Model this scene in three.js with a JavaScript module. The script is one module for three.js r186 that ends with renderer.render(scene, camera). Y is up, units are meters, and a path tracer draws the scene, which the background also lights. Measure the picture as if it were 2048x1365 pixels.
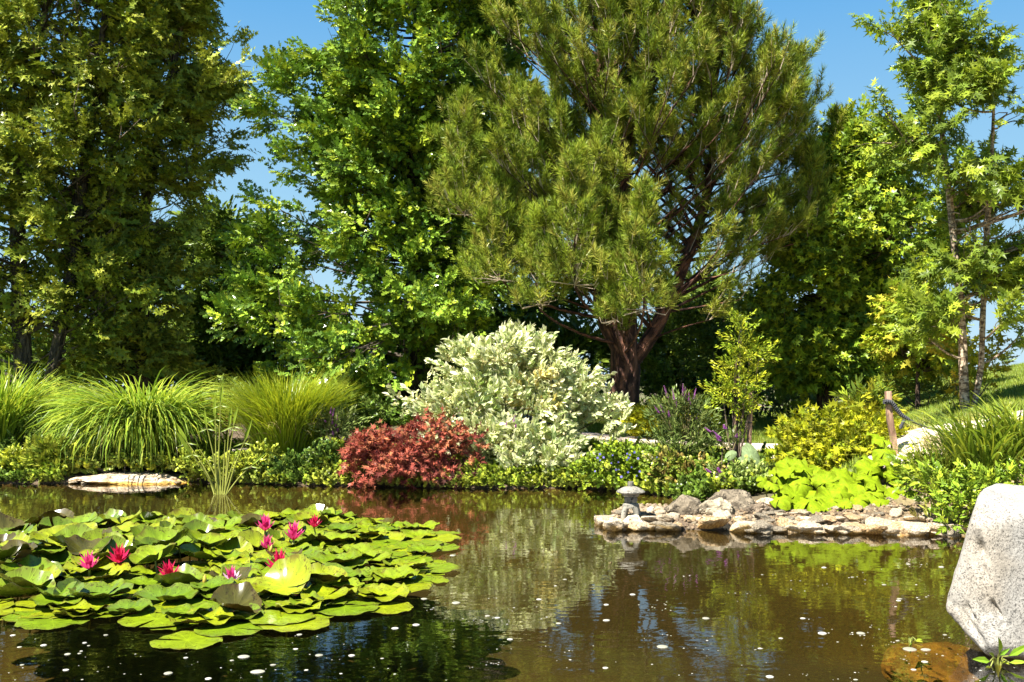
import * as THREE from 'three';
import { mergeGeometries, mergeVertices, toCreasedNormals } from 'three/addons/utils/BufferGeometryUtils.js';

// ---------------------------------------------------------------- camera, sky, sun, exposure
const scene = new THREE.Scene();
const F = 1993, EYE = 1.2, PITCH = Math.atan((770 - 682.5) / F);
const camera = new THREE.PerspectiveCamera(2 * Math.atan(682.5 / F) * 180 / Math.PI, 2048 / 1365, 0.1, 1500);
camera.position.set(0, EYE, 0);
camera.rotation.x = PITCH;
const renderer = new THREE.WebGLRenderer({ antialias: true });
renderer.setSize(1024, 682);
renderer.toneMapping = THREE.LinearToneMapping;
renderer.toneMappingExposure = 3.2;
renderer.shadowMap.enabled = true;

const SUN = new THREE.Vector3(-0.43, 0.84, 0.38).normalize();
const sun = new THREE.DirectionalLight(new THREE.Color().setRGB(1, 0.955, 0.87), 5);
sun.position.copy(SUN).multiplyScalar(40).add(new THREE.Vector3(0, 0, -11));
sun.target.position.set(0, 0, -11);
sun.castShadow = true;
Object.assign(sun.shadow.camera, { left: -20, right: 20, top: 20, bottom: -20, near: 1, far: 90 });
sun.shadow.mapSize.set(4096, 4096);
scene.add(sun, sun.target);

{ // clear summer sky: pale at the horizon, deeper blue overhead
  const W = 64, Hh = 256, data = new Float32Array(W * Hh * 4);
  const stops = [[0, .2, .27, .31], [8, .13, .225, .295], [22, .043, .138, .265], [45, .026, .08, .185], [90, .014, .042, .115]];
  for (let j = 0; j < Hh; j++) {
    const el = Math.max(0, ((j + .5) / Hh - .5) * 180);
    let k = 0; while (k < stops.length - 2 && el > stops[k + 1][0]) k++;
    const a = stops[k], b = stops[k + 1]; let t = Math.min(1, (el - a[0]) / (b[0] - a[0]));
    for (let i = 0; i < W; i++) for (let c = 0; c < 4; c++)
      data[(j * W + i) * 4 + c] = c == 3 ? 1 : a[c + 1] + (b[c + 1] - a[c + 1]) * t;
  }
  const t = new THREE.DataTexture(data, W, Hh, THREE.RGBAFormat, THREE.FloatType);
  t.mapping = THREE.EquirectangularReflectionMapping; t.magFilter = t.minFilter = THREE.LinearFilter; t.needsUpdate = true;
  scene.background = t; scene.environment = t;
}

// ---------------------------------------------------------------- helpers
const V = (x, y, z) => new THREE.Vector3(x, y, z);
let seed = 1;
const rnd = () => { seed |= 0; seed = seed + 0x6D2B79F5 | 0; let t = Math.imul(seed ^ seed >>> 15, 1 | seed); t = t + Math.imul(t ^ t >>> 7, 61 | t) ^ t; return ((t ^ t >>> 14) >>> 0) / 4294967296; };
const rr = (a, b) => a + (b - a) * rnd();
const gs = () => (rnd() + rnd() + rnd() + rnd() - 2) * 0.87;
const pick = a => a[Math.floor(rnd() * a.length)];
const rv = () => V(rr(-1, 1), rr(-1, 1), rr(-1, 1));
const lerp = (a, b, t) => a + (b - a) * t, clamp = (x, a, b) => Math.min(b, Math.max(a, x));
const sstep = (a, b, x) => { const t = clamp((x - a) / (b - a), 0, 1); return t * t * (3 - 2 * t); };
const CP = Math.cos(PITCH), SP = Math.sin(PITCH);
function at(px, py, d) { // the point seen at photo pixel (px, py), d metres in front of the camera
  const x = (px - 1024) / F, y = (682.5 - py) / F;
  const Y = y * CP + SP, Z = y * SP - CP, s = d / -Z;
  return V(x * s, EYE + Y * s, -d);
}
const dWater = py => { const y = (682.5 - py) / F; return EYE * (CP - y * SP) / -(y * CP + SP); };
const onWater = (px, py) => at(px, py, dWater(py));
function hash(x, y, z) { let h = Math.imul(x, 374761393) + Math.imul(y, 668265263) + Math.imul(z, 2147483647 - 1274126177) | 0; h = Math.imul(h ^ h >>> 13, 1274126177); return ((h ^ h >>> 16) >>> 0) / 4294967296; }
function noise3(x, y, z) {
  const i = Math.floor(x), j = Math.floor(y), k = Math.floor(z); let u = x - i, v = y - j, w = z - k;
  u = u * u * (3 - 2 * u); v = v * v * (3 - 2 * v); w = w * w * (3 - 2 * w);
  const n = (a, b, c) => hash(i + a, j + b, k + c);
  return lerp(lerp(lerp(n(0, 0, 0), n(1, 0, 0), u), lerp(n(0, 1, 0), n(1, 1, 0), u), v), lerp(lerp(n(0, 0, 1), n(1, 0, 1), u), lerp(n(0, 1, 1), n(1, 1, 1), u), v), w);
}
const fbm = (x, y, z, o = 4) => { let s = 0, a = .5, t = 0; for (let k = 0; k < o; k++) { s += a * noise3(x, y, z); t += a; a *= .5; x = x * 2.03 + 7; y = y * 2.03 + 3; z = z * 2.03 + 5; } return s / t; };
const names = {};
function numbered(n) { const k = names[n] = (names[n] ?? -1) + 1; return k ? `${n}_${String(k).padStart(3, '0')}` : n; }
function tag(o, label, category, group, kind) {
  o.userData.label = label; if (category) o.userData.category = category;
  if (group) o.userData.group = group; if (kind) o.userData.kind = kind; return o;
}
function thing(name, label, category, p = V(0, 0, 0), group) {
  const g = new THREE.Group(); g.name = numbered(name); g.position.copy(p); scene.add(g);
  return tag(g, label, category, group);
}
function part(name, geo, mat, parent = scene, kind) {
  const m = new THREE.Mesh(geo, mat); m.name = parent === scene ? numbered(name) : name; m.castShadow = m.receiveShadow = true;
  if (kind) m.userData.kind = kind; parent.add(m); return m;
}
const rgb = (r, g, b) => new THREE.Color().setRGB(r, g, b);
const mat = (o) => new THREE.MeshPhysicalMaterial({ roughness: .9, side: THREE.DoubleSide, ...o });
// thin leaves: some light scatters through, a waxy coat on top
const leafMat = (o = {}) => mat({ color: rgb(.9, 1, .7), vertexColors: true, roughness: 1, transmission: .17, thickness: 0, specularIntensity: .2, clearcoat: .32, clearcoatRoughness: .3, ...o });

// textures computed from noise; uv are in metres
function tex(n, fn, srgb, repeat = 1) {
  const d = new Uint8Array(n * n * 4);
  for (let j = 0; j < n; j++) for (let i = 0; i < n; i++) { const c = fn(i / n, j / n); for (let k = 0; k < 3; k++) d[(j * n + i) * 4 + k] = clamp(c[k], 0, 1) * 255; d[(j * n + i) * 4 + 3] = 255; }
  const t = new THREE.DataTexture(d, n, n); t.wrapS = t.wrapT = THREE.RepeatWrapping; t.magFilter = t.minFilter = THREE.LinearFilter;
  if (srgb) t.colorSpace = THREE.SRGBColorSpace; t.repeat.set(repeat, repeat); t.needsUpdate = true; return t;
}
function tileN(u, v, s, z = 0, o = 4, sy = s) { // tileable noise by blending
  const f = (a, b) => fbm(a * s, b * sy, z, o);
  const wu = sstep(.75, 1, u), wv = sstep(.75, 1, v);
  return lerp(lerp(f(u, v), f(u - 1, v), wu), lerp(f(u, v - 1), f(u - 1, v - 1), wu), wv);
}
// tapered tube through points; uv: u around (metres), v along (metres)
function tube(pts, radii, sides = 6, seg = 6, wob = 0, uo = 0) {
  const c = new THREE.CatmullRomCurve3(pts), fr = c.computeFrenetFrames(seg), pos = [], nor = [], uv = [], idx = [], L = c.getLength();
  for (let i = 0; i <= seg; i++) {
    const t = i / seg, p = c.getPointAt(t), f = t * (radii.length - 1), k = Math.min(radii.length - 2, Math.floor(f)), r0 = lerp(radii[k], radii[k + 1], f - k);
    for (let j = 0; j <= sides; j++) {
      const a = j / sides * Math.PI * 2, n = fr.normals[i].clone().multiplyScalar(Math.cos(a)).addScaledVector(fr.binormals[i], Math.sin(a));
      const jj = j % sides, r = r0 * (1 + wob * (hash(jj, i, 7) - .5) + wob * (fbm(Math.cos(a) * 2 + p.x, p.y * 3, Math.sin(a) * 2) - .5));
      pos.push(p.x + n.x * r, p.y + n.y * r, p.z + n.z * r); nor.push(n.x, n.y, n.z); uv.push(uo + j / sides * Math.PI * 2 * r0, t * L);
      if (i < seg && j < sides) { const q = i * (sides + 1) + j; idx.push(q, q + 1, q + sides + 1, q + 1, q + sides + 2, q + sides + 1); }
    }
  }
  const g = new THREE.BufferGeometry(); g.setAttribute('position', new THREE.Float32BufferAttribute(pos, 3)); g.setAttribute('normal', new THREE.Float32BufferAttribute(nor, 3)); g.setAttribute('uv', new THREE.Float32BufferAttribute(uv, 2)); g.setIndex(idx); return g;
}
function colored(g, fn) { const p = g.attributes.position, c = []; for (let i = 0; i < p.count; i++) { const k = fn(p.getX(i), p.getY(i), p.getZ(i)); c.push(k[0], k[1], k[2]); } g.setAttribute('color', new THREE.Float32BufferAttribute(c, 3)); return g; }

// ---------------------------------------------------------------- terrain: pond basin, banks, rising lawn
const pondPx = [[-260, 966], [0, 968], [130, 968], [370, 964], [560, 970], [700, 974], [960, 978], [1150, 977], [1290, 986], [1390, 1005], [1400, 1019], [1330, 1024], [1240, 1020], [1207, 1036], [1220, 1056], [1400, 1062], [1600, 1064], [1760, 1066], [1880, 1066]];
const POND = pondPx.map(([x, y]) => { const p = onWater(x, y); return [p.x, p.z]; });
POND.push([3.75, -7.6], [3.7, -6.2], [2.75, -5.2], [2.62, -4.2], [2.7, -3], [2.6, -1.6], [0, -1.2], [-4, -1.3], [-8, -2.5], [-9.5, -6]);
function pondDist(x, z) { // positive outside the water
  let d = 1e9, inside = false;
  for (let i = 0, n = POND.length; i < n; i++) {
    const [ax, az] = POND[i], [bx, bz] = POND[(i + 1) % n], ex = bx - ax, ez = bz - az;
    const t = clamp(((x - ax) * ex + (z - az) * ez) / (ex * ex + ez * ez), 0, 1), dx = x - ax - ex * t, dz = z - az - ez * t;
    d = Math.min(d, dx * dx + dz * dz);
    if ((az > z) !== (bz > z) && x < ax + (z - az) / (bz - az) * ex) inside = !inside;
  }
  return (inside ? -1 : 1) * Math.sqrt(d);
}
function gh(x, z) {
  const d = pondDist(x, z);
  if (d < 0) return -Math.min(.75, -d * .75 + .01);
  const D = Math.max(2, -z), u = x / D;
  let y = Math.min(.07, d * .5) + .28 * sstep(.15, 2.2, d);
  y += sstep(.25, .55, u) * (.22 + .045 * Math.min(D, 27)) * sstep(.2, 1.6, d) * sstep(-2, -6, z) + .25 * sstep(12, 17, D) * sstep(.5, -.2, u);
  y += (fbm(x * .7, 3, z * .7, 3) - .5) * .12 * sstep(.3, 1.5, d);
  return y;
}
const groundAt = (px, d) => { const x = (px - 1024) / F * d; return V(x, gh(x, -d), -d); };
const texSoil = tex(512, (u, v) => { const a = tileN(u, v, 9, 1), b = tileN(u, v, 60, 2, 3); const k = .55 + .5 * a + .5 * (b - .5); return [k, k, k]; });
texSoil.repeat.set(.8, .8);
const bumpSoil = texSoil;
{
  const axis = (lo, hi, step, far) => { const a = []; for (let x = lo; x <= hi; x += step) a.push(x); let s = step, l = lo, h = hi; const pre = [], post = []; while (l > -far || h < far) { s *= 1.025; if (l > -far) pre.unshift(l -= s); if (h < far) post.push(h += s); } return [...pre, ...a, ...post]; };
  const xs = axis(-8.5, 8.5, .11, 600), zs = axis(-20, -1, .11, 600), nx = xs.length, pos = [], uv = [], col = [], idx = [];
  for (let j = 0; j < zs.length; j++) for (let i = 0; i < nx; i++) {
    const x = xs[i], z = zs[j], d = pondDist(x, z); pos.push(x, gh(x, z), z); uv.push(x, z);
    const n = fbm(x * 1.1, 1, z * 1.1, 4), n2 = fbm(x * .35 + 9, 4, z * .35, 3);
    let c;
    if (d < .02) { const m = .25 + .75 * sstep(.38, .56, n2); c = [lerp(.009, .026, m) * (.75 + .5 * n), lerp(.0065, .0175, m) * (.75 + .5 * n), lerp(.0010, .0008, m)]; }
    else { // soil, turf and patches of dry straw
      const g = sstep(.35, .6, fbm(x * .8 + 20, 2, z * .8, 4)) * sstep(.3, 1.4, d), s = sstep(.47, .6, n2 + .25 * (n - .5)) * sstep(2.6, 4.5, x) * sstep(-14, -10.5, z);
      c = [lerp(.13, .13, g), lerp(.09, .17, g), lerp(.055, .025, g)]; c = [lerp(c[0], .46, s), lerp(c[1], .34, s), lerp(c[2], .17, s)];
    }
    col.push(...c);
  }
  for (let j = 0; j < zs.length - 1; j++) for (let i = 0; i < nx - 1; i++) { const q = j * nx + i; idx.push(q, q + nx, q + 1, q + 1, q + nx, q + nx + 1); }
  const g = new THREE.BufferGeometry(); g.setAttribute('position', new THREE.Float32BufferAttribute(pos, 3)); g.setAttribute('uv', new THREE.Float32BufferAttribute(uv, 2)); g.setAttribute('color', new THREE.Float32BufferAttribute(col, 3)); g.setIndex(idx); g.computeVertexNormals();
  part('ground', g, mat({ vertexColors: true, map: texSoil, bumpMap: bumpSoil, bumpScale: .03, roughness: 1 }), scene, 'structure').userData.label = 'grassy garden ground with a hollow for the pond and a slope at right';
}
{ // tea-coloured water over a bed of brown silt
  const cx = POND.reduce((s, p) => s + p[0], 0) / POND.length, s = new THREE.Shape();
  s.moveTo(-11, 1); s.lineTo(-11, 13.6); s.lineTo(2.1, 13.6); s.lineTo(4.3, 11); s.lineTo(4.3, 1); s.closePath();
  const g = new THREE.ShapeGeometry(s); g.rotateX(-Math.PI / 2);
  const p = g.attributes.position, uv = []; for (let i = 0; i < p.count; i++) uv.push(p.getX(i), p.getZ(i)); g.setAttribute('uv', new THREE.Float32BufferAttribute(uv, 2));
  const rip = tex(512, (u, v) => { const a = tileN(u, v, 7, 5, 3, 12), b = tileN(u, v, 34, 6, 2, 60); const k = .72 * a + .28 * b; return [k, k, k]; }); rip.repeat.set(.42, .42);
  const m = mat({ color: rgb(.92, .82, .48), roughness: .02, transmission: 1, thickness: 0, ior: 1.33, bumpMap: rip, bumpScale: .0016, specularIntensity: 1 });
  part('water', g, m, scene, 'structure').userData.label = 'still brown pond water with mirrored trees';
}

// ---------------------------------------------------------------- leaves
class Buf {
  constructor() { this.p = []; this.n = []; this.c = []; }
  tri(a, b, c, n, ca, cb = ca, cc = ca) { this.p.push(a.x, a.y, a.z, b.x, b.y, b.z, c.x, c.y, c.z); for (let i = 0; i < 3; i++) this.n.push(n.x, n.y, n.z); this.c.push(...ca, ...cb, ...cc); }
  geo(flat) { const g = new THREE.BufferGeometry(); g.setAttribute('position', new THREE.Float32BufferAttribute(this.p, 3)); g.setAttribute('color', new THREE.Float32BufferAttribute(this.c, 3)); g.setAttribute('normal', new THREE.Float32BufferAttribute(this.n, 3)); if (flat !== false) g.computeVertexNormals(); return g; }
}
const OUT = { // half outlines: [along, across] in leaf lengths, from base to tip
  ellipse: [[.0, .0], [.3, .23], [.65, .2], [1, 0]],
  strap: [[0, 0], [.3, .07], [.7, .055], [1, 0]],
  lance: [[0, 0], [.35, .13], [.7, .1], [1, 0]],
  oak: [[0, .02], [.22, .30], [.34, .08], [.55, .42], [.62, .1], [.82, .26], [1, 0]],
  maple: [[0, .03], [-.02, .42], [.3, .2], [.52, .55], [.55, .18], [1, 0]],
  star: [[0, .02], [-.08, .5], [.2, .17], [.62, .62], [.42, .15], [1, 0]],
  lace: [[0, .0], [.1, .45], [.1, .03], [.6, .5], [.22, .03], [1, 0]],
  round: [[0, .0], [.02, .3], [.4, .5], [.8, .34], [1, 0]],
};
function leaf(b, o, dir, up, L, kind, col, fold = .12, edge) {
  const d = dir.clone().normalize(), s = d.clone().cross(up).normalize(), n = s.clone().cross(d).normalize();
  const P = (a, w, lift) => o.clone().addScaledVector(d, a * L).addScaledVector(s, w * L).addScaledVector(n, lift * L - .18 * a * a * L);
  const h = OUT[kind], mid = P(.35, 0, 0), tip = P(1, 0, 0), ec = edge || col;
  for (const sg of [1, -1]) for (let i = 0; i < h.length - 1; i++) {
    const A = P(h[i][0], sg * h[i][1], fold * Math.abs(h[i][1]) * 2), B = P(h[i + 1][0], sg * h[i + 1][1], fold * Math.abs(h[i + 1][1]) * 2);
    sg > 0 ? b.tri(mid, A, B, n, col, ec, ec) : b.tri(mid, B, A, n, col, ec, ec);
  }
}
// a leafy twig: grows along +Y, its upper face is +Z
function spray(n, kind, L, o = {}) {
  const b = new Buf(), len = o.len ?? L * 1.6;
  for (let k = 0; k < n; k++) {
    const t = n > 1 ? k / (n - 1) : 1, a = (k % 2 ? 1 : -1) * rr(.35, o.fan ?? 1.25) * (1.05 - .8 * t), l = L * rr(.7, 1.15);
    const org = V(rr(-.1, .1) * len, t * len * .9, rr(-.12, .12) * len), dir = V(Math.sin(a), Math.cos(a), rr(-.35, .25) - (o.droop ?? 0));
    const c = [...(o.cols ? pick(o.cols) : [1, 1, 1])]; { const kq = rr(.65, 1.35); for (let q = 0; q < 3; q++) c[q] *= kq; }
    leaf(b, org, dir, V(rr(-1, 1), rr(-.7, .7), 1), l, kind, c, o.fold ?? .12, o.edge && o.edge.map(x => x * rr(.85, 1.1)));
  }
  return b.geo();
}
function needleTuft(n, L, len, w) {
  const b = new Buf();
  for (let k = 0; k < n; k++) {
    const t = Math.pow(rnd(), .8), a = rnd() * 6.283, sp = lerp(1.35, .35, t) * rr(.7, 1.2), l = L * rr(.75, 1.1);
    const o = V(0, t * len, 0), d = V(Math.cos(a) * Math.sin(sp), Math.cos(sp), Math.sin(a) * Math.sin(sp)), s = d.clone().cross(rv()).normalize().multiplyScalar(w / 2);
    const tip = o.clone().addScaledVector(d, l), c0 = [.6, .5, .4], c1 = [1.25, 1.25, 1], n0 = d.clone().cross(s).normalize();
    b.tri(o.clone().add(s), o.clone().sub(s), tip, n0, c0, c0, c1);
  }
  return b.geo();
}
// many copies of one twig, as one part
const m4 = new THREE.Matrix4();
function basis(pos, axis, up, s) {
  const y = axis.clone().normalize(), x = y.clone().cross(up).normalize(), z = x.clone().cross(y).normalize();
  m4.makeBasis(x, y, z).scale(V(s, s, s)); m4.setPosition(pos); return m4.clone();
}
function scatter(name, geo, material, list, parent, kind = 'stuff') {
  const im = new THREE.InstancedMesh(geo, material, list.length); im.name = parent === scene ? numbered(name) : name; im.castShadow = im.receiveShadow = true; im.userData.kind = kind;
  list.forEach((e, i) => { im.setMatrixAt(i, e.m); im.setColorAt(i, e.c); });
  parent.add(im); return im;
}
const tint = (cols, j = .35) => { const c = pick(cols), k = rr(1 - j, 1 + j); return rgb(c[0] * k, c[1] * k, c[2] * k); };

// ---------------------------------------------------------------- bark
const barkTex = (lo, hi, sx, sy, z) => tex(256, (u, v) => { const a = tileN(u, v, sx, z, 4, sy); const k = sstep(.3, .7, a); return lo.map((l, i) => lerp(l, hi[i], k)); }, true);
const bumpBark = tex(256, (u, v) => { const a = sstep(.35, .65, tileN(u, v, 16, 4, 3, 5)); return [a, a, a]; });
bumpBark.repeat.set(2, 2);
const barkMat = (lo, hi, sx = 14, sy = 4, z = 1, r = 2) => { const t = barkTex(lo, hi, sx, sy, z); t.repeat.set(r, r); return mat({ map: t, bumpMap: bumpBark, bumpScale: .02, roughness: .95, side: THREE.FrontSide }); };
const BARK = {
  grey: barkMat([.16, .14, .11], [.36, .32, .26], 14, 4, 1),
  brown: barkMat([.14, .10, .08], [.34, .26, .2], 14, 4, 2),
  pine: barkMat([.20, .12, .09], [.50, .34, .26], 12, 4, 3),
  pale: barkMat([.36, .29, .22], [.74, .66, .56], 9, 16, 4, 3),
  twig: mat({ color: rgb(.12, .085, .055) }),
  pinetwig: mat({ color: rgb(.4, .32, .22) }),
};

// ---------------------------------------------------------------- trees
// A crown grows inside an outline given per height; limbs leave the trunk, fork into twigs, twigs carry leafy sprays.
function tree(o) {
  seed = o.seed; const base = groundAt(o.px, o.d); base.y -= .05;
  const T = thing(o.name ?? 'tree', o.label, 'tree', base, o.group), loc = p => p.clone().sub(base);
  const rows = o.rows.map(([py, l, r]) => ({ y: at(1024, py, o.d).y, l: at(l, py, o.d).x, r: at(r, py, o.d).x })).sort((a, b) => a.y - b.y);
  const stems = o.trunks.map(tr => tr.map(([px, py, dd]) => at(px, py, o.d + (dd ?? 0)))); stems.forEach(s => { if (!o.rawTrunk) s.unshift(base.clone().add(V((s[0].x - base.x) * .25, 0, 0))); });
  stems.forEach((s, i) => part('trunk', tube(s.map(loc), o.radii?.[i] ?? [o.r * (i ? .75 : 1.25), o.r * (i ? .7 : .95), o.r * .75, o.r * .5, o.r * .22], 12, 18, .25), o.bark, T));
  const rowAt = y => { let k = 0; while (k < rows.length - 2 && y > rows[k + 1].y) k++; const a = rows[k], b = rows[k + 1], t = clamp((y - a.y) / (b.y - a.y), 0, 1); return { l: lerp(a.l, b.l, t), r: lerp(a.r, b.r, t) }; };
  const stemAt = (s, y) => { for (let k = 0; k < s.length - 1; k++) if (y <= s[k + 1].y || k == s.length - 2) { const t = clamp((y - s[k].y) / (s[k + 1].y - s[k].y), 0, 1); return s[k].clone().lerp(s[k + 1], t); } };
  const y0 = rows[0].y, y1 = rows[rows.length - 1].y, wmax = Math.max(...rows.map(q => q.r - q.l));
  const tubes = [], twigs = [], list = [];
  const grow = (tip, start, out, nt, sc = 1) => {
    const mid = start.clone().lerp(tip, .5).add(V(0, -(o.sag ?? .1) * start.distanceTo(tip), 0)).add(rv().multiplyScalar(.08)), c = new THREE.QuadraticBezierCurve3(start, mid, tip), L = c.getLength();
    tubes.push(tube([start, c.getPoint(.33), c.getPoint(.66), tip].map(loc), [(o.limbR ?? .03) * (.5 + L * .35), .012, .005], 5, 5));
    for (let k = 0; k < nt; k++) {
      const u = k == 0 ? 1 : Math.pow(rr(o.inner ?? .3, 1), .6), p = c.getPoint(u), tg = c.getTangent(u), dir = tg.clone().add(rv().multiplyScalar(o.twist ?? .8)).add(V(0, o.lift ?? .15, 0)).normalize(), tl = rr(.5, 1) * (o.twig ?? .5) * sc, e = p.clone().addScaledVector(dir, tl);
      if (rnd() < (o.twigShow ?? .6)) twigs.push(tube([p, p.clone().lerp(e, .5).add(rv().multiplyScalar(.02)), e].map(loc), [.007, .003], 3, 2));
      const m = Math.round((o.per ?? 8) * rr(.6, 1.4));
      for (let q = 0; q < m; q++) {
        const w = o.clump ? rr(.6, 1.08) : rr(.25, 1.05), pos = p.clone().lerp(e, w).add(V(gs() * o.spread, gs() * o.spread * .6, gs() * o.spread));
        const ax = dir.clone().multiplyScalar(.7).add(rv().multiplyScalar(.6)).addScaledVector(out, .35).add(V(0, o.axisUp ?? -.05, 0)), up = V(0, .75, 0).addScaledVector(out, .55).add(rv().multiplyScalar(o.messy ?? .55));
        if (o.voids && fbm(pos.x * 1.7 + o.seed, pos.y * 1.7, pos.z * 1.7, 3) < o.voids) continue;
        list.push({ m: basis(loc(pos), ax, up, rr(.75, 1.25)), c: tint(o.cols) });
      }
    }
  };
  const n = o.n;
  for (let i = 0, tries = 0; i < n && tries < n * 20; tries++) {
    const y = rr(y0, y1), R = rowAt(y); if (rnd() > (R.r - R.l) / wmax + .12) continue;
    const ph = rnd() < (o.front ?? .64) ? rr(0, Math.PI) : rr(Math.PI, 2 * Math.PI), c = Math.cos(ph), s = Math.sin(ph), st = pick(stems), ax = o.centre ? (R.l + R.r) / 2 : clamp(stemAt(st, y).x, lerp(R.l, R.r, .2), lerp(R.l, R.r, .8));
    const shr = (o.shr ?? .5) * (o.twig ?? .5), lob = fbm(c * 1.6 + o.seed, y * (o.lobe ?? 1.3), s * 1.6, 3), rf = clamp(.36 + 2.0 * (lob - .3) + rr(-.08, .08), .3, 1.03) * (rnd() < .18 ? rr(.4, .8) : 1), hw = Math.max(.08, (c > 0 ? R.r - ax : ax - R.l) - shr);
    if (o.hole && rnd() < o.hole(ax + c * hw * rf, y)) { i += .34; continue; }
    const tip = V(ax + c * hw * rf, y, base.z + s * (R.r - R.l) * .5 * (o.depthK ?? .85) * rf * (o.under ? lerp(o.under, 1, sstep(.05, .6, (y - y0) / (y1 - y0))) : 1)), out = V(c, .1, s);
    const dist = Math.hypot(tip.x - ax, tip.z - base.z), sy = clamp(y - dist * (o.rise ?? .55), Math.max(base.y + .6, st[0].y), st[st.length - 1].y);
    grow(tip, stemAt(st, sy), out, o.twigs ?? 4); i++;
  }
  for (const [px, pt, pb, hw, d] of o.flames ?? []) { // boughs whose ends stand up like flames
    const B = at(px, pb, d), E = at(px + rr(-6, 6), pt, d), w = hw / F * d, S = stemAt(stems[0], Math.max(stems[0][1].y, B.y - .5)); tubes.push(tube([S, S.clone().lerp(B, .6).add(V(0, -.12, 0)), B, B.clone().lerp(E, .5), E].map(loc), [.028, .022, .017, .011, .005], 6, 12));
    const nq = Math.round(E.distanceTo(B) * w * 420); for (let q = 0; q < nq; q++) { const t = Math.pow(rnd(), 1.25), a = rnd() * 6.283, rad = w * Math.pow(1 - t, .75) * Math.sqrt(rnd()), ov = V(Math.cos(a), 0, Math.sin(a)), pos = B.clone().lerp(E, t).addScaledVector(ov, rad); if (rnd() < .16) twigs.push(tube([B.clone().lerp(E, Math.max(0, t - .22)), pos.clone().add(V(0, -.08, 0)), pos].map(loc), [.007, .004], 3, 3)); list.push({ m: basis(loc(pos), V(0, 1, 0).addScaledVector(ov, .35 + .5 * rad / w * (1 - t)).add(rv().multiplyScalar(.4)), rv(), rr(.75, 1.2)), c: tint(o.cols) }); }
  }
  for (const [a, b, nt, sc] of o.boughs ?? []) { const S = at(...a), E = at(...b); grow(E, S, E.clone().sub(S).normalize(), nt, sc ?? 1); }
  for (let i = 0, n = o.core ?? 0; i < n; i++) { // leaves deep inside the crown
    const y = lerp(y0, y1, rnd()), R = rowAt(y), st = pick(stems), ax = clamp(stemAt(st, y).x, lerp(R.l, R.r, .2), lerp(R.l, R.r, .8)), ph = rnd() * 6.283, c = Math.cos(ph), s = Math.sin(ph), rf = Math.sqrt(rnd()) * .6, hw = c > 0 ? R.r - ax : ax - R.l, lob = fbm(c * 1.6 + o.seed, y * (o.lobe ?? 1.3), s * 1.6, 3);
    if (lob < .42 && rf > .5) continue; if (o.hole && rnd() < o.hole(ax + c * hw * rf, y) * 1.1) continue;
    { const P = V(ax + c * hw * rf, y, base.z + s * (R.r - R.l) * .5 * (o.depthK ?? .85) * rf); if (o.voids && fbm(P.x * 1.7 + o.seed, P.y * 1.7, P.z * 1.7, 3) < o.voids + .02) continue; }
    list.push({ m: basis(loc(V(ax + c * hw * rf, y, base.z + s * (R.r - R.l) * .5 * (o.depthK ?? .85) * rf * (o.under ? lerp(o.under, 1, sstep(.05, .6, (y - y0) / (y1 - y0))) : 1))), V(c, rr(-.6, .6), s).add(rv().multiplyScalar(.4)), V(0, .8, 0).add(rv().multiplyScalar(.7)), rr(1.2, 1.9)), c: tint(o.cols) });
  }
  part('branches', mergeGeometries(tubes), o.bark, T); if (twigs.length) part('twigs', mergeGeometries(twigs), o.twigMat ?? BARK.twig, T, 'stuff');
  scatter('crown', o.leaf, o.mat, list, T);
  return T;
}
const LEAF = leafMat(), LEAFshiny = leafMat({ clearcoat: .7, clearcoatRoughness: .24 });
seed = 11;
const sprayMaple = spray(7, 'maple', .085, { len: .25, droop: .2, fan: 1.4 }), sprayOak = spray(7, 'oak', .105, { len: .25, fan: 1.4 }), sprayStar = spray(8, 'star', .105, { len: .26, droop: .35, fold: .06 }), sprayDark = spray(6, 'maple', .095, { len: .26, droop: .1, fan: 1.4 }), sprayBack = spray(12, 'ellipse', .11, { len: .3 });
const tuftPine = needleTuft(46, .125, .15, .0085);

tree({ seed: 101, px: 60, d: 15.2, label: 'tall maple at the left edge of the photo with dark forked trunk', core: 3200, r: .13, bark: BARK.grey, trunks: [[[40, 600], [35, 380], [70, 120], [120, -120]], [[130, 620], [155, 420], [190, 200], [215, -40]]],
  rows: [[-260, 60, 200], [-120, -80, 285], [0, -200, 318], [100, -240, 340], [250, -250, 350], [400, -260, 350], [520, -250, 330], [620, -230, 310], [740, -220, 280]], n: 170, twigs: 4, per: 10, spread: .14, clump: 1, under: .2, voids: .42, leaf: sprayMaple, mat: LEAF, cols: [[.30, .31, .035], [.22, .25, .03], [.38, .36, .05], [.13, .17, .02]], depthK: .6, messy: .9,
  hole: (x, y) => y < 2.5 && y > 1.8 ? .4 : 0 });
tree({ seed: 102, px: 285, d: 16.2, label: 'tall feathery maple right of the left edge tree against the sky gap', core: 2800, r: .12, bark: BARK.grey, trunks: [[[283, 640], [285, 450], [320, 250], [360, 60], [372, -60]], [[240, 650], [215, 450], [230, 250], [270, 60]]],
  rows: [[-110, 360, 390], [-40, 335, 410], [20, 320, 412], [80, 250, 440], [130, 210, 485], [210, 190, 498], [260, 190, 488], [310, 190, 455], [365, 180, 465], [420, 180, 425], [520, 170, 410], [620, 170, 410], [745, 180, 420]], n: 150, twigs: 4, per: 10, spread: .13, clump: 1, under: .25, voids: .42, leaf: sprayMaple, mat: LEAF, cols: [[.33, .35, .06], [.40, .40, .08], [.22, .26, .04], [.44, .41, .06]], messy: .9, depthK: .65, lift: .3,
  hole: (x, y) => y < 2.7 && y > 1.9 ? .45 : 0 });
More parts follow.
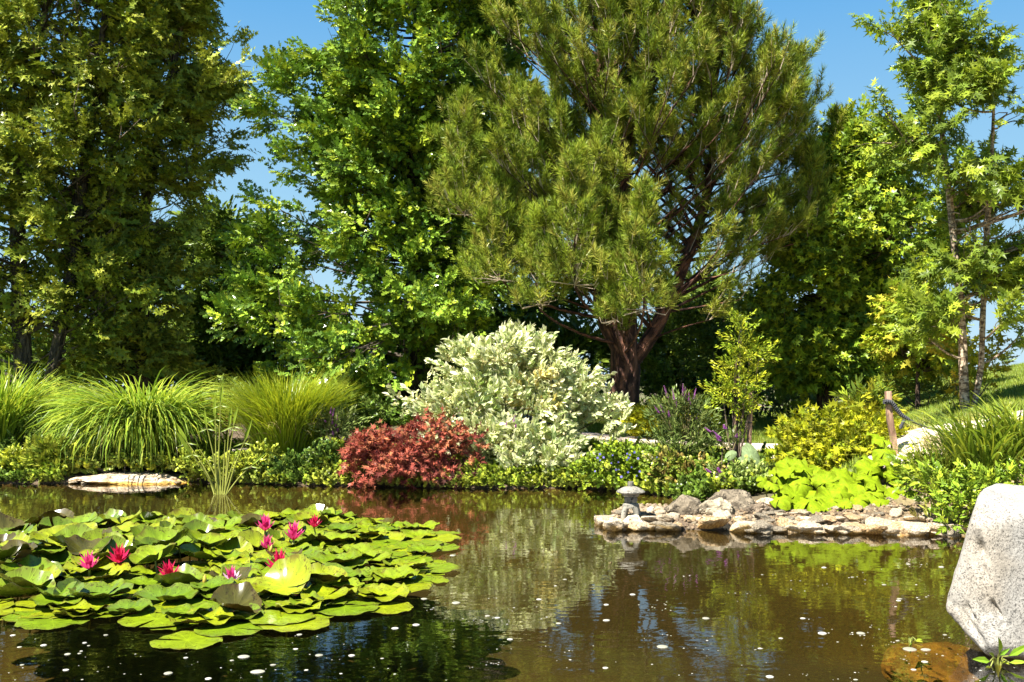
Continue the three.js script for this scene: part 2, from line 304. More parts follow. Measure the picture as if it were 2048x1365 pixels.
tree({ seed: 103, px: 470, d: 19, label: 'dark distant tree seen low in the gap between the left maples and the oak', core: 500, r: .1, bark: BARK.brown, trunks: [[[470, 640], [475, 560], [455, 480]]],
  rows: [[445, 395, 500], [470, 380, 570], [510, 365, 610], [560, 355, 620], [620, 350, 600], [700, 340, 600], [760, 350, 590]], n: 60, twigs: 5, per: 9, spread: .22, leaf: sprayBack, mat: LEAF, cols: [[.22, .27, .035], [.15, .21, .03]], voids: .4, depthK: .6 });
tree({ seed: 104, px: 820, d: 16.2, label: 'broad pin oak with glossy star leaves behind the white shrub', core: 3800, r: .14, bark: BARK.grey, trunks: [[[824, 640], [826, 440], [828, 220], [835, 0], [840, -160]]],
  rows: [[-240, 760, 900], [-120, 650, 1000], [0, 625, 1015], [60, 600, 1020], [140, 560, 1010], [215, 545, 1000], [280, 570, 985], [320, 600, 970], [370, 560, 960], [420, 538, 950], [500, 500, 950], [580, 482, 985], [660, 470, 1020], [730, 480, 1010], [790, 560, 900], [840, 680, 850]], n: 250, twigs: 4, per: 11, spread: .14, clump: 1, voids: .455, leaf: sprayOak, mat: LEAFshiny, cols: [[.25, .33, .035], [.18, .27, .035], [.34, .38, .03], [.11, .18, .025]], messy: .95, depthK: .72, rise: .35,
  boughs: [[[826, 600, 16.2], [500, 575, 15.4], 12], [[826, 640, 16.2], [485, 650, 15.2], 14], [[826, 620, 16.2], [560, 610, 14.6], 14], [[826, 560, 16.2], [520, 490, 15.6], 12], [[826, 500, 16.2], [560, 420, 15.6], 12], [[826, 520, 16.2], [610, 480, 14.8], 12], [[828, 420, 16.2], [590, 340, 15.8], 10], [[828, 330, 16.2], [545, 225, 15.8], 9], [[828, 300, 16.2], [560, 170, 16], 8], [[826, 640, 16.2], [600, 720, 14.4], 12], [[826, 640, 16.2], [700, 700, 14], 12]] });
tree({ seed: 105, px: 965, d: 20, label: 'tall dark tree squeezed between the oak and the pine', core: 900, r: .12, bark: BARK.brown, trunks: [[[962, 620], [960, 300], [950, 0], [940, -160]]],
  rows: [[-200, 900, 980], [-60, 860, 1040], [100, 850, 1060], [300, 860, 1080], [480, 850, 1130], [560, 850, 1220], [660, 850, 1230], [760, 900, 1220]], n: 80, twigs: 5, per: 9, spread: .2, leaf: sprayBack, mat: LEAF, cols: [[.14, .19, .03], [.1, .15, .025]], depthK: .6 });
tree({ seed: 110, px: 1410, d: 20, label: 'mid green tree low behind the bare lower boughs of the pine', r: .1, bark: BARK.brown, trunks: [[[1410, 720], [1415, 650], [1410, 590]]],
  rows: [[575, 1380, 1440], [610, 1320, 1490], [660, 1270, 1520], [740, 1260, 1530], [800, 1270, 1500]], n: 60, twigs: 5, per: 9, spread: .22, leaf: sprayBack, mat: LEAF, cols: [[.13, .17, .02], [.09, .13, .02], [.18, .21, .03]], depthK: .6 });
// the pine: forked red trunk, boughs that turn up at their ends
const pineMat = leafMat({ transmission: .15, clearcoat: .2 });
tree({ name: 'pine_tree', seed: 106, px: 1248, d: 15, label: 'big long-needled pine with forked reddish trunk in the middle of the photo', r: .24, bark: BARK.pine, rawTrunk: true, radii: [[.25, .22, .2, .115, .11, .1, .07, .03], [.14, .11, .09, .06, .03], [.12, .1, .075, .06, .04, .02]],
  trunks: [[[1246, 840], [1250, 740], [1248, 700], [1222, 640], [1205, 500], [1190, 330], [1200, 150], [1215, -20]], [[1252, 745], [1256, 650], [1248, 520], [1244, 380], [1290, 150], [1320, -60]], [[1256, 735], [1290, 690], [1330, 620], [1378, 505], [1412, 400], [1430, 220], [1420, 60]]],
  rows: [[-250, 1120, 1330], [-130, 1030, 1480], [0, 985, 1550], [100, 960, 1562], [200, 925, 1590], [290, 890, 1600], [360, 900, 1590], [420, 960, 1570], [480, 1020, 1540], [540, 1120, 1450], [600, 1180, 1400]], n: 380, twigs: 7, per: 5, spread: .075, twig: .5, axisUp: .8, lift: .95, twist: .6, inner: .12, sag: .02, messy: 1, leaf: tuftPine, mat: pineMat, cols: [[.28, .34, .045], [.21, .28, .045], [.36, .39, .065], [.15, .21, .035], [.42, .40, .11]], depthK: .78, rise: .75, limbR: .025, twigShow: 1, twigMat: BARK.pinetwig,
  hole: (x, y) => { const px = 1024 + x / 15 * F, py = 770 - (y - EYE) / 15 * F; return px > 1300 && px < 1490 && py > 330 ? .9 : py > 330 && px > 1150 && px < 1490 ? .6 : 0; },
  flames: [[1150, 308, 570, 78, 13.3], [1288, 380, 620, 58, 12.9], [930, 200, 430, 72, 14.2], [1000, 330, 560, 85, 13.9], [1590, 100, 330, 48, 15.2], [1672, 232, 460, 52, 15.7], [1075, 430, 610, 62, 13.6], [1232, 520, 640, 40, 13.1], [1620, 300, 470, 60, 15], [1240, 400, 560, 40, 14]],
  boughs: [[[1205, 560, 15], [930, 380, 14.2], 20], [[1205, 560, 15], [960, 420, 15.2], 16], [[1205, 590, 15], [1040, 520, 14.5], 16], [[1205, 520, 15], [900, 260, 14.8], 16], [[1205, 500, 15], [1000, 330, 13.6], 18], [[1400, 460, 15], [1560, 400, 14.8], 18], [[1400, 470, 15], [1600, 440, 15.6], 16], [[1380, 520, 15], [1580, 470, 14.6], 16], [[1205, 540, 15], [905, 310, 14.5], 14], [[1210, 590, 15], [985, 470, 13.8], 16], [[1205, 580, 15], [1150, 360, 13.2], 15], [[1210, 610, 15], [1090, 470, 13.4], 15], [[1220, 640, 15], [1120, 540, 13.2], 13], [[1215, 630, 15], [1010, 540, 14.0], 10], [[1240, 660, 15], [1290, 420, 12.9], 15], [[1240, 650, 15], [1260, 500, 12.8], 14], [[1240, 660, 15], [1215, 560, 13], 12], [[1250, 680, 15], [1285, 560, 12.9], 12], [[1250, 690, 15], [1240, 620, 13.2], 8],
    [[1380, 505, 15], [1630, 210, 15.4], 10], [[1400, 440, 15], [1600, 330, 15.2], 14], [[1350, 590, 15], [1640, 380, 15.2], 16], [[1350, 590, 15], [1680, 270, 15.6], 14], [[1340, 600, 15], [1620, 450, 15], 12], [[1330, 625, 15], [1540, 520, 14.8], 10], [[1420, 300, 15], [1610, 130, 15.2], 10], [[1330, 625, 15], [1480, 600, 14.6], 4], [[1300, 680, 15], [1420, 640, 14.4], 3], [[1378, 505, 15], [1500, 470, 14.6], 5], [[1360, 560, 15], [1480, 540, 14.3], 4], [[1400, 440, 15], [1470, 380, 14], 4]] });
tree({ name: 'maple_tree', seed: 107, px: 1650, d: 15.8, label: 'dark green maple right of the pine, its lower half in black shade', core: 3000, r: .12, bark: BARK.brown, trunks: [[[1650, 700], [1655, 560], [1680, 420], [1715, 300]]],
  rows: [[265, 1690, 1740], [320, 1650, 1800], [380, 1625, 1860], [450, 1600, 1895], [540, 1520, 1905], [640, 1465, 1905], [720, 1460, 1880], [770, 1500, 1800]], n: 215, twigs: 4, per: 10, spread: .13, clump: 1, under: .2, voids: .42, leaf: sprayDark, mat: LEAF, cols: [[.25, .30, .025], [.17, .23, .02], [.34, .35, .025], [.1, .15, .018]], messy: .9, depthK: .7, rise: .3 });
tree({ name: 'sweet_gum_tree', seed: 108, px: 1936, d: 10.6, label: 'airy young sweet gum with two pale trunks at the right edge', r: .042, bark: BARK.pale, rawTrunk: true,
  trunks: [[[1931, 842], [1928, 760], [1924, 640], [1905, 450], [1880, 220], [1862, 30], [1858, -40]], [[1941, 842], [1962, 740], [1966, 640], [1975, 450], [1985, 300], [1990, 150]]],
  rows: [[-50, 1850, 1875], [0, 1845, 1885], [40, 1838, 1900], [80, 1825, 1920], [130, 1838, 1965], [180, 1830, 2005], [220, 1815, 2030], [290, 1800, 2060], [350, 1850, 2090], [430, 1880, 2110], [520, 1860, 2110], [590, 1850, 2110], [625, 1890, 2090]], n: 96, twigs: 4, per: 4.6, voids: .43, spread: .1, twig: .3, leaf: sprayStar, mat: leafMat({ transmission: .38 }), cols: [[.28, .33, .03], [.22, .28, .03], [.36, .39, .04], [.15, .2, .025]], messy: .8, depthK: .6, rise: .35, lift: .1, limbR: .018,
  boughs: [[[1928, 720, 10.6], [1850, 668, 10.4], 6], [[1962, 730, 10.6], [2050, 660, 10.5], 6], [[1926, 690, 10.6], [1880, 640, 10.2], 5], [[1964, 680, 10.6], [2010, 640, 10.1], 5], [[1926, 660, 10.6], [1840, 610, 10.5], 6], [[1880, 260, 10.6], [1750, 285, 10.4], 5], [[1875, 150, 10.6], [1790, 75, 10.5], 3], [[1890, 350, 10.6], [1775, 225, 10.4], 4]] });
tree({ seed: 109, px: 1835, d: 13, name: 'small_maple_tree', label: 'small bronze-tipped maple below the sweet gum crown', r: .03, bark: BARK.brown, trunks: [[[1836, 760], [1840, 690], [1838, 620]]],
  rows: [[595, 1800, 1860], [630, 1780, 1895], [690, 1760, 1920], [740, 1770, 1900]], n: 34, twigs: 4, per: 7, spread: .11, twig: .3, leaf: sprayDark, mat: LEAF, cols: [[.26, .29, .02], [.2, .25, .02], [.34, .28, .03]], depthK: .7, rise: .3, limbR: .015 });

// ---------------------------------------------------------------- shrubs made of mounds of leafy sprays
function shrub(o) {
  seed = o.seed; const base = groundAt(o.px, o.d), T = thing(o.name, o.label, o.cat ?? 'shrub', base, o.group), list = [], stems = [];
  for (const [px, py, rx, ry, d, dens, cc] of o.blobs) {
    const dd = d ?? o.d, c = at(px, py, dd), a = rx / F * dd, b = ry / F * dd, dz = Math.min(a, b * 1.6) * (o.dz ?? .9), n = Math.round((o.dens ?? 220) * (dens ?? 1) * (a * b * 3 + a * dz * 1.5) * 1.6);
    stems.push(tube([V(0, 0, 0), c.clone().sub(base).multiplyScalar(.5).add(V(0, -.04, 0)), c.clone().sub(base)], [.016, .01, .004], 4, 4));
    for (let i = 0; i < n; i++) {
      let v = rv(); if (v.lengthSq() > 1) { i--; continue; } v.normalize(); if (v.z < -.2 && rnd() < .6) v.z *= -1; if (v.y < -.3 && rnd() < .5) v.y *= -1;
      const lump = .62 + .8 * (fbm(v.x * 2.3 + px, v.y * 2.3 + py, v.z * 2.3, 3) - .25), k = clamp(lump * (rnd() < .25 ? rr(.5, .9) : rr(.9, 1.06)), .3, 1.12);
      const pos = c.clone().add(V(v.x * a * k, v.y * b * k, v.z * dz * k)); if (pos.y < (o.floor ?? 0) + .015 || fbm(pos.x * 3.6, pos.y * 3.6, pos.z * 3.6 + o.seed, 3) < (o.voids ?? .39)) continue;
      const ax = V(v.x * .8, v.y * .5 + (o.axisUp ?? .35), v.z * .8).add(rv().multiplyScalar(.5)), up = v.clone().multiplyScalar(.7).add(V(0, .6, .15)).add(rv().multiplyScalar(o.messy ?? .6));
      list.push({ m: basis(pos.sub(base), ax, up, rr(.7, 1.25)), c: tint(cc ?? o.cols) });
    }
  }
  part('stems', mergeGeometries(stems), o.bark ?? BARK.twig, T); scatter('foliage', o.leaf, o.mat ?? LEAF, list, T); return T;
}
seed = 21;
const sprayVar = spray(6, 'ellipse', .085, { len: .15, cols: [[.36, .5, .12], [.5, .6, .22]], edge: [1.15, 1.1, .88], fold: .2 }), sprayLace = spray(7, 'lace', .085, { len: .14, droop: .45, fan: 1.5 }), spraySmall = spray(9, 'ellipse', .05, { len: .1 }), sprayMid = spray(9, 'ellipse', .07, { len: .15 }), sprayTiny = spray(12, 'round', .032, { len: .09 }), sprayLance = spray(12, 'lance', .11, { len: .2, droop: .1 }), sprayFern = spray(16, 'lance', .05, { len: .2, fan: 1.35 });
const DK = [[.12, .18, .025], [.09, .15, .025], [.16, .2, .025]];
// dark understorey behind, each bush on its own
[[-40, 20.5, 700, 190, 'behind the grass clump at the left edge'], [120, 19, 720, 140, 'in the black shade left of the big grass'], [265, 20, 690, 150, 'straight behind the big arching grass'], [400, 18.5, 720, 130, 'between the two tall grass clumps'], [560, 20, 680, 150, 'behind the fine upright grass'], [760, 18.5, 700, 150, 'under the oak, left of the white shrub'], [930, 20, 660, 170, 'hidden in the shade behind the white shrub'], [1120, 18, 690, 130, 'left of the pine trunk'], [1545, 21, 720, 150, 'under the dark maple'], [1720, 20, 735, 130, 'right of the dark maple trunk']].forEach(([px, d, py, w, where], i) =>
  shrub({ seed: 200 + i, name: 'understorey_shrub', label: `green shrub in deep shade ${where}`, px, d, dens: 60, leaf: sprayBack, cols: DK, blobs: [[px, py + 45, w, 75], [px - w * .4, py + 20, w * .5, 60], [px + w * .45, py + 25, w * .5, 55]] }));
// brighter green bushes right of the pine trunk
shrub({ seed: 231, name: 'hazel_shrub', label: 'mid green leafy shrub right behind the pine trunk', px: 1345, d: 17, dens: 120, leaf: sprayMid, cols: [[.12, .18, .025], [.09, .15, .025], [.16, .2, .025]], blobs: [[1340, 720, 75, 95], [1300, 770, 50, 50], [1380, 660, 40, 50]] });
shrub({ seed: 232, name: 'hazel_shrub', label: 'loose grey-green shrub behind the staked sapling', px: 1450, d: 17.5, dens: 110, leaf: sprayMid, cols: [[.12, .19, .035], [.1, .15, .03]], blobs: [[1430, 720, 60, 80], [1470, 760, 55, 50], [1415, 640, 35, 40]] });
shrub({ seed: 233, name: 'meadow_shrub', label: 'low grey-green shrub at the far edge of the lawn', px: 1560, d: 18, dens: 120, leaf: spraySmall, cols: [[.17, .2, .07], [.13, .17, .05], [.2, .2, .06]], blobs: [[1530, 810, 60, 30], [1600, 815, 60, 28], [1575, 790, 40, 28]] });
// white variegated dogwood
const WH = [[.70, .68, .49], [.6, .61, .4], [.47, .52, .3], [.76, .73, .54]];
shrub({ seed: 240, name: 'variegated_dogwood', label: 'big cream-white variegated shrub in the middle of the far bank', px: 1030, d: 12.9, dens: 205, voids: .42, leaf: sprayVar, mat: leafMat({ color: rgb(1, 1, 1), clearcoat: .2, transmission: .25 }), cols: WH, floor: .08, messy: 1.3,
  blobs: [[1040, 830, 150, 130, 12.9], [935, 745, 65, 65, 13], [1060, 745, 95, 75, 13], [1000, 745, 70, 65, 12.7], [1150, 790, 70, 60, 12.9], [1180, 870, 65, 60, 12.7], [1215, 830, 30, 45, 12.8], [920, 830, 80, 55, 12.6], [860, 800, 45, 35, 12.8], [1050, 900, 110, 60, 12.3], [970, 895, 45, 55, 12.1], [1120, 925, 80, 40, 12.2], [1030, 940, 60, 25, 12.1], [1060, 940, 110, 32, 12.0], [960, 940, 40, 24, 12.0], [905, 690, 16, 26, 13], [1030, 690, 28, 28, 13], [1090, 700, 26, 24, 13], [805, 800, 14, 24, 12.8, .5], [890, 885, 36, 28, 12], [1075, 790, 40, 50, 12.5, 1, [[.75, .6, .28], [.8, .7, .45]]], [960, 800, 28, 40, 12.4, .6, [[.4, .5, .18], [.5, .55, .25]]]] });
const RED = [[.44, .11, .062], [.35, .08, .05], [.5, .18, .08], [.25, .052, .036]];
shrub({ seed: 250, name: 'red_laceleaf_maple', label: 'red laceleaf maple mounding over the water left of the white shrub', px: 800, d: 12.0, dens: 260, leaf: sprayLace, messy: .7, cols: RED, axisUp: -.25, floor: .05, mat: leafMat({ color: rgb(1, 1, 1), clearcoat: .1, transmission: .35 }),
  blobs: [[775, 895, 62, 38, 11.9], [740, 915, 42, 40, 11.8], [800, 925, 70, 42, 11.75], [860, 905, 50, 32, 11.9], [870, 860, 55, 24, 12.0], [945, 885, 18, 34, 11.85], [850, 940, 60, 26, 11.8], [725, 945, 32, 22, 11.75], [920, 955, 50, 14, 11.75, .8, [[.14, .05, .035], [.2, .06, .04]]]] });
shrub({ seed: 251, name: 'small_red_maple', label: 'small red laceleaf maple tucked between the two grass clumps', px: 428, d: 13.6, dens: 260, leaf: sprayLace, cols: RED, axisUp: -.1, blobs: [[430, 850, 18, 22], [420, 830, 10, 14]] });
const YEL = [[.58, .52, .02], [.5, .48, .02], [.62, .55, .022], [.34, .38, .018]];
shrub({ seed: 252, name: 'golden_laceleaf_maple', label: 'large golden laceleaf maple above the big round leaves at right', px: 1680, d: 10.1, dens: 400, voids: .33, leaf: sprayLace, cols: YEL, axisUp: -.2, mat: leafMat({ clearcoat: .15, transmission: .42 }), floor: .3,
  blobs: [[1680, 862, 95, 34, 10.2], [1620, 856, 60, 22, 10.1], [1740, 868, 62, 28, 10.2], [1660, 905, 90, 38, 10], [1600, 905, 45, 26, 10], [1730, 905, 60, 32, 10], [1580, 868, 30, 12, 10.0, .7], [1640, 940, 60, 26, 9.9], [1700, 835, 40, 10, 10.3]] });
shrub({ seed: 253, name: 'golden_laceleaf_maple', label: 'smaller golden laceleaf maple behind the purple loosestrife', px: 1340, d: 14, dens: 300, leaf: sprayLace, cols: YEL, axisUp: -.2, mat: leafMat({ clearcoat: .15, transmission: .42 }), blobs: [[1345, 815, 55, 24], [1300, 835, 45, 22], [1390, 830, 36, 24], [1335, 850, 70, 26], [1410, 858, 34, 18], [1270, 835, 25, 8]] });
shrub({ seed: 254, name: 'golden_juniper', label: 'spreading golden juniper on the slope left of the pale trunks', px: 1850, d: 13.5, dens: 170, leaf: sprayFern, cols: [[.25, .24, .025], [.18, .2, .03], [.3, .26, .03]], axisUp: .05, blobs: [[1800, 790, 60, 24], [1860, 790, 70, 20], [1790, 765, 30, 22], [1910, 770, 50, 16], [1740, 812, 40, 12]] });
shrub({ seed: 255, name: 'photinia_shrub', label: 'small yellow-leaved shrub just left of the rope post', px: 1735, d: 11, dens: 200, leaf: sprayLance, cols: [[.33, .29, .02], [.2, .23, .02], [.12, .16, .02]], blobs: [[1738, 815, 32, 22], [1710, 808, 25, 14], [1755, 828, 20, 16]] });
shrub({ seed: 256, name: 'hill_bush', label: 'grey-green bush on the skyline of the slope at right', px: 1985, d: 24, dens: 60, leaf: sprayMid, cols: [[.12, .15, .06], [.09, .12, .05]], blobs: [[1985, 722, 32, 20], [1960, 735, 25, 14]] });
shrub({ seed: 257, name: 'field_hedge', label: 'low distant hedge on the horizon left of the pale trunks', px: 1840, d: 34, dens: 12, leaf: spray(14, 'ellipse', .3, { len: .6 }), cols: [[.08, .11, .05]], blobs: [[1800, 780, 90, 20], [1880, 778, 70, 16], [1930, 770, 40, 20]] });
shrub({ seed: 258, name: 'orange_leaf_shrub', label: 'small yellow-leaved maple shoots at the foot of the pale trunks', px: 1925, d: 10.9, dens: 130, leaf: sprayDark, cols: [[.3, .28, .015], [.26, .28, .02], [.34, .24, .02]], blobs: [[1905, 735, 30, 50, 11, .6], [1960, 740, 35, 50, 11, .5], [1905, 800, 18, 24, 11, .7], [1985, 755, 26, 26, 11, .6]] });

// ---------------------------------------------------------------- low plants along the banks
const GC = [[.16, .19, .03], [.2, .22, .03], [.12, .16, .03], [.26, .25, .03]];
shrub({ seed: 260, name: 'bank_plant', cat: 'plant', label: 'pale green bamboo-like plant over the water at far left', px: 110, d: 12.5, dens: 230, leaf: sprayLance, cols: [[.3, .3, .04], [.22, .26, .04], [.34, .32, .05]], floor: .03, axisUp: .6, blobs: [[110, 915, 38, 28], [125, 940, 34, 20], [95, 925, 30, 26]] });
shrub({ seed: 261, name: 'bank_plant', cat: 'plant', label: 'low yellow-green plants at the left end of the far bank', px: 30, d: 12.4, dens: 260, leaf: spraySmall, cols: [[.44, .41, .04], [.3, .31, .04], [.2, .23, .03]], floor: .04, blobs: [[-30, 940, 70, 30], [40, 925, 50, 22], [20, 945, 60, 20], [70, 910, 30, 20]] });
shrub({ seed: 262, name: 'bank_shrub', label: 'dense small-leaved shrub under the left grass clump', px: 90, d: 13.1, dens: 230, leaf: spraySmall, cols: [[.1, .15, .025], [.14, .18, .03]], blobs: [[40, 885, 80, 40], [95, 870, 40, 40], [10, 870, 60, 30]] });
shrub({ seed: 263, name: 'geranium_patch', cat: 'plant', label: 'low pale-leaved ground plants behind the long stone slab', px: 250, d: 12.4, dens: 330, leaf: sprayTiny, cols: [[.36, .38, .09], [.26, .3, .05], [.46, .43, .05]], floor: .05, blobs: [[180, 930, 50, 14], [250, 928, 60, 14], [320, 930, 60, 14], [160, 915, 26, 14]] });
shrub({ seed: 264, name: 'geranium_patch', cat: 'plant', label: 'bright small-leaved cushion behind the reeds', px: 440, d: 12.25, dens: 330, leaf: sprayTiny, cols: [[.4, .4, .06], [.3, .34, .05], [.48, .46, .06]], floor: .03, blobs: [[400, 935, 46, 24], [450, 938, 50, 24], [500, 935, 40, 26], [530, 915, 30, 20], [390, 925, 30, 20]] });
shrub({ seed: 265, name: 'cotoneaster_shrub', label: 'dark small-leaved shrub hanging over the water left of the red maple', px: 610, d: 12.25, dens: 300, leaf: sprayTiny, cols: [[.07, .12, .02], [.1, .15, .025], [.15, .19, .03]], floor: .0, blobs: [[590, 940, 70, 30], [650, 925, 50, 38], [680, 905, 30, 25, 12.4, 1, [[.26, .28, .02]]], [540, 950, 40, 20], [690, 945, 25, 22]] });
shrub({ seed: 266, name: 'oak_undergrowth', label: 'green bush below the oak, left of the white shrub', px: 720, d: 13.4, dens: 150, leaf: sprayMid, cols: [[.1, .15, .02], [.14, .18, .03], [.07, .11, .02]], blobs: [[700, 845, 50, 50], [760, 840, 50, 40], [660, 830, 40, 40]] });
shrub({ seed: 267, name: 'privet_shrub', label: 'pale small-leaved bush between the arching and the upright grass', px: 455, d: 14, dens: 170, leaf: spraySmall, cols: [[.2, .23, .06], [.14, .18, .04]], blobs: [[455, 790, 35, 28], [440, 830, 40, 40], [480, 815, 25, 30]] });
const vinca = shrub({ seed: 268, name: 'periwinkle_patch', cat: 'plant', label: 'green periwinkle mat with small blue flowers right of the white shrub', px: 1240, d: 11.4, dens: 330, leaf: sprayTiny, cols: [[.24, .31, .03], [.33, .38, .03], [.15, .21, .025]], floor: .0, blobs: [[1220, 940, 60, 34], [1280, 935, 55, 36], [1170, 955, 40, 20], [1265, 965, 50, 18], [1250, 910, 60, 20]] });
{ // blue flowers on the mat
  seed = 5; const b = new Buf(); for (let k = 0; k < 5; k++) { const a = k * 1.2566; leaf(b, V(0, 0, 0), V(Math.cos(a), Math.sin(a), .1), V(0, 0, 1), .02, 'round', [1, 1, 1]); }
  const l = []; for (let i = 0; i < 30; i++) { const p = at(rr(1190, 1320), rr(905, 955), 11.05 + rr(-.05, .1)); l.push({ m: basis(p.sub(vinca.position), V(rr(-.3, .3), 1, rr(-.2, .2)), V(0, .4, 1), rr(.45, .8)), c: tint([[.16, .16, .5], [.22, .2, .6]]) }); }
  scatter('flowers', b.geo(), leafMat({ color: rgb(1, 1, 1), clearcoat: 0 }), l, vinca);
}
shrub({ seed: 269, name: 'bank_shrub', label: 'mixed green and straw-brown low shrub behind the lantern', px: 1380, d: 10.9, dens: 300, leaf: sprayTiny, cols: [[.27, .29, .04], [.32, .28, .08], [.19, .23, .03], [.34, .22, .07]], floor: .0, blobs: [[1350, 960, 50, 28], [1400, 950, 50, 30], [1330, 940, 40, 30], [1390, 980, 40, 18], [1440, 975, 40, 20]] });
shrub({ seed: 270, name: 'geranium_patch', cat: 'plant', label: 'pale grey-leaved ground plants above the ridge rocks', px: 1490, d: 10.2, dens: 330, leaf: sprayTiny, cols: [[.34, .38, .13], [.26, .31, .08], [.42, .44, .16]], floor: .05, blobs: [[1470, 975, 50, 22], [1520, 970, 50, 24], [1555, 985, 35, 18], [1500, 950, 60, 16]] });
shrub({ seed: 271, name: 'bramble_shrub', label: 'dark leafy shrub hanging to the water left of the granite boulder', px: 1890, d: 8.3, dens: 330, voids: .2, leaf: spraySmall, cols: [[.14, .2, .02], [.2, .26, .025], [.3, .33, .03]], floor: .0, blobs: [[1890, 990, 48, 40, 8.3], [1920, 1020, 40, 42, 8.1], [1860, 970, 50, 30, 8.5], [1960, 985, 60, 40, 8.2], [1900, 1050, 24, 20, 8.0], [1840, 940, 50, 26, 8.9], [2040, 985, 60, 50, 8.2]] });
shrub({ seed: 272, name: 'dry_grass_tuft', cat: 'plant', label: 'straw-coloured weeds at the right end of the stone shore', px: 1850, d: 8.3, dens: 300, leaf: spray(14, 'lance', .06, { len: .12, fan: .9 }), cols: [[.3, .24, .08], [.22, .2, .05], [.34, .22, .08]], floor: .02, axisUp: 1, blobs: [[1850, 1035, 22, 22, 8.2], [1830, 1020, 18, 16, 8.3], [1868, 1050, 14, 16, 8.15]] });

const STEM2 = mat({ color: rgb(.2, .22, .04), roughness: .6 });
{
  seed = 281; const l = [], path = POND.slice(0, 12); for (let i = 0; i < 60000 && l.length < 9500; i++) {
    const px = rr(-60, 1590), d = rr(9.6, 14.2), x = (px - 1024) / F * d, pd = pondDist(x, -d); if (pd < -.03 || pd > 1.5 || rnd() > 1.15 - pd * .7) continue; if (px > 130 && px < 380 && d < 12.55) continue; if (px > 1400 && d < 9.9) continue;
    const n = fbm(x * .9, 7, d * .9, 3), h = .05 + .16 * fbm(x * 2.2, 2, d * 2.2, 3) * sstep(-.05, .2, pd), c = n < .46 ? [[.1, .15, .02], [.15, .2, .025]] : n < .56 ? [[.24, .29, .035], [.33, .34, .04]] : [[.38, .37, .05], [.28, .3, .06]];
    l.push({ m: basis(V(x, Math.max(0, gh(x, -d)) + h * rr(.1, 1), -d), V(rr(-.6, .6), rr(.2, 1), rr(-.2, .9)), V(rr(-.5, .5), 1, rr(0, .8)), rr(.7, 1.4)), c: tint(c) });
  }
  tag(scatter('ground_cover', sprayTiny, LEAF, l, scene), 'creeping leafy ground cover along the water on the far bank', null, null, 'stuff');
}
// ---------------------------------------------------------------- arching grasses
function blades(o) { // ribbons that leave the crown and bend under their weight
  const b = new Buf(), S = o.seg ?? 7;
  for (let k = 0; k < o.n; k++) {
    const az = rnd() * 6.283, lean = Math.abs(gs()) * o.lean + (o.lean0 ?? .05), L = rr(o.len[0], o.len[1]), w = o.w * rr(.7, 1.3), c = pick(o.cols), kk = rr(.75, 1.2), bend = rr(.5, 1.3) * o.bend;
    let p = V(Math.cos(az) * o.foot * Math.sqrt(rnd()), 0, Math.sin(az) * o.foot * Math.sqrt(rnd())).add(V((o.sx ?? 0) * gs(), 0, 0)), th = lean, prev = null;
    const tw = rr(-.6, .6);
    for (let s = 0; s <= S; s++) {
      const t = s / S, hd = V(Math.cos(az + tw * t), 0, Math.sin(az + tw * t)), sd = V(-hd.z, 0, hd.x).applyAxisAngle(hd, tw * t * 1.6), ww = w * Math.min(1, .55 + t * 1.5) * (1 - Math.pow(t, 3)) / 2 + .0004;
      const A = p.clone().addScaledVector(sd, ww), B = p.clone().addScaledVector(sd, -ww), col = c.map(x => x * kk * (o.dry && t < .22 ? 1 : 1));
      if (prev) { b.tri(prev[0], prev[1], B, V(0, 1, 0), col); b.tri(prev[0], B, A, V(0, 1, 0), col); }
      prev = [A, B]; th += bend * (.25 + t * 1.5) / S; p = p.clone().addScaledVector(hd, Math.sin(th) * L / S).add(V(0, Math.cos(th) * L / S, 0));
      if (p.y < -.05) break;
    }
  }
  return b.geo();
}
function grassClump(o) { seed = o.seed; const base = groundAt(o.px, o.d), T = thing(o.name ?? 'grass_clump', o.label, 'ornamental grass', base, o.group); part('blades', blades(o), o.mat ?? GRASS, T); if (o.dead) part('dead_blades', blades({ ...o, n: o.dead, cols: [[.42, .33, .16], [.34, .25, .12]], len: [o.len[0] * .6, o.len[1] * .8], bend: o.bend * 1.5 }), GRASS, T); return T; }
const GRASS = leafMat({ transmission: .38, clearcoat: .45, clearcoatRoughness: .35 });
const GG = [[.28, .36, .035], [.2, .29, .035], [.36, .43, .04], [.46, .46, .05]];
grassClump({ seed: 301, px: -5, d: 13.3, label: 'tall arching grass clump cut off by the left edge', n: 1300, len: [.9, 1.45], lean: .42, bend: 1.3, w: .024, foot: .22, sx: .12, cols: GG });
grassClump({ seed: 302, px: 285, d: 13.1, label: 'widest fountain-shaped grass clump behind the long slab', n: 2700, len: [1.05, 1.65], lean: .42, bend: 2.5, w: .025, foot: .27, sx: .13, cols: GG, dead: 60 });
grassClump({ seed: 303, px: 572, d: 13.0, label: 'fine upright yellow-green grass clump left of the red maple', n: 3400, len: [.85, 1.4], lean: .34, bend: 1.05, w: .013, foot: .3, sx: .12, cols: [[.38, .4, .02], [.3, .34, .02], [.46, .44, .025], [.22, .28, .02]], dead: 160 });
grassClump({ seed: 304, px: 1965, d: 8.7, name: 'daylily_clump', label: 'strap-leaved daylily clump above the granite boulder', n: 420, len: [.5, .85], lean: .5, bend: 1.25, w: .022, foot: .22, sx: .16, cols: [[.25, .31, .03], [.38, .38, .04], [.16, .21, .03]] });
grassClump({ seed: 305, px: 2045, d: 8.6, name: 'daylily_clump', label: 'second strap-leaved clump cut off by the right edge', n: 260, len: [.4, .7], lean: .55, bend: 1.3, w: .02, foot: .2, sx: .15, cols: [[.25, .31, .03], [.34, .35, .04], [.16, .21, .03]] });
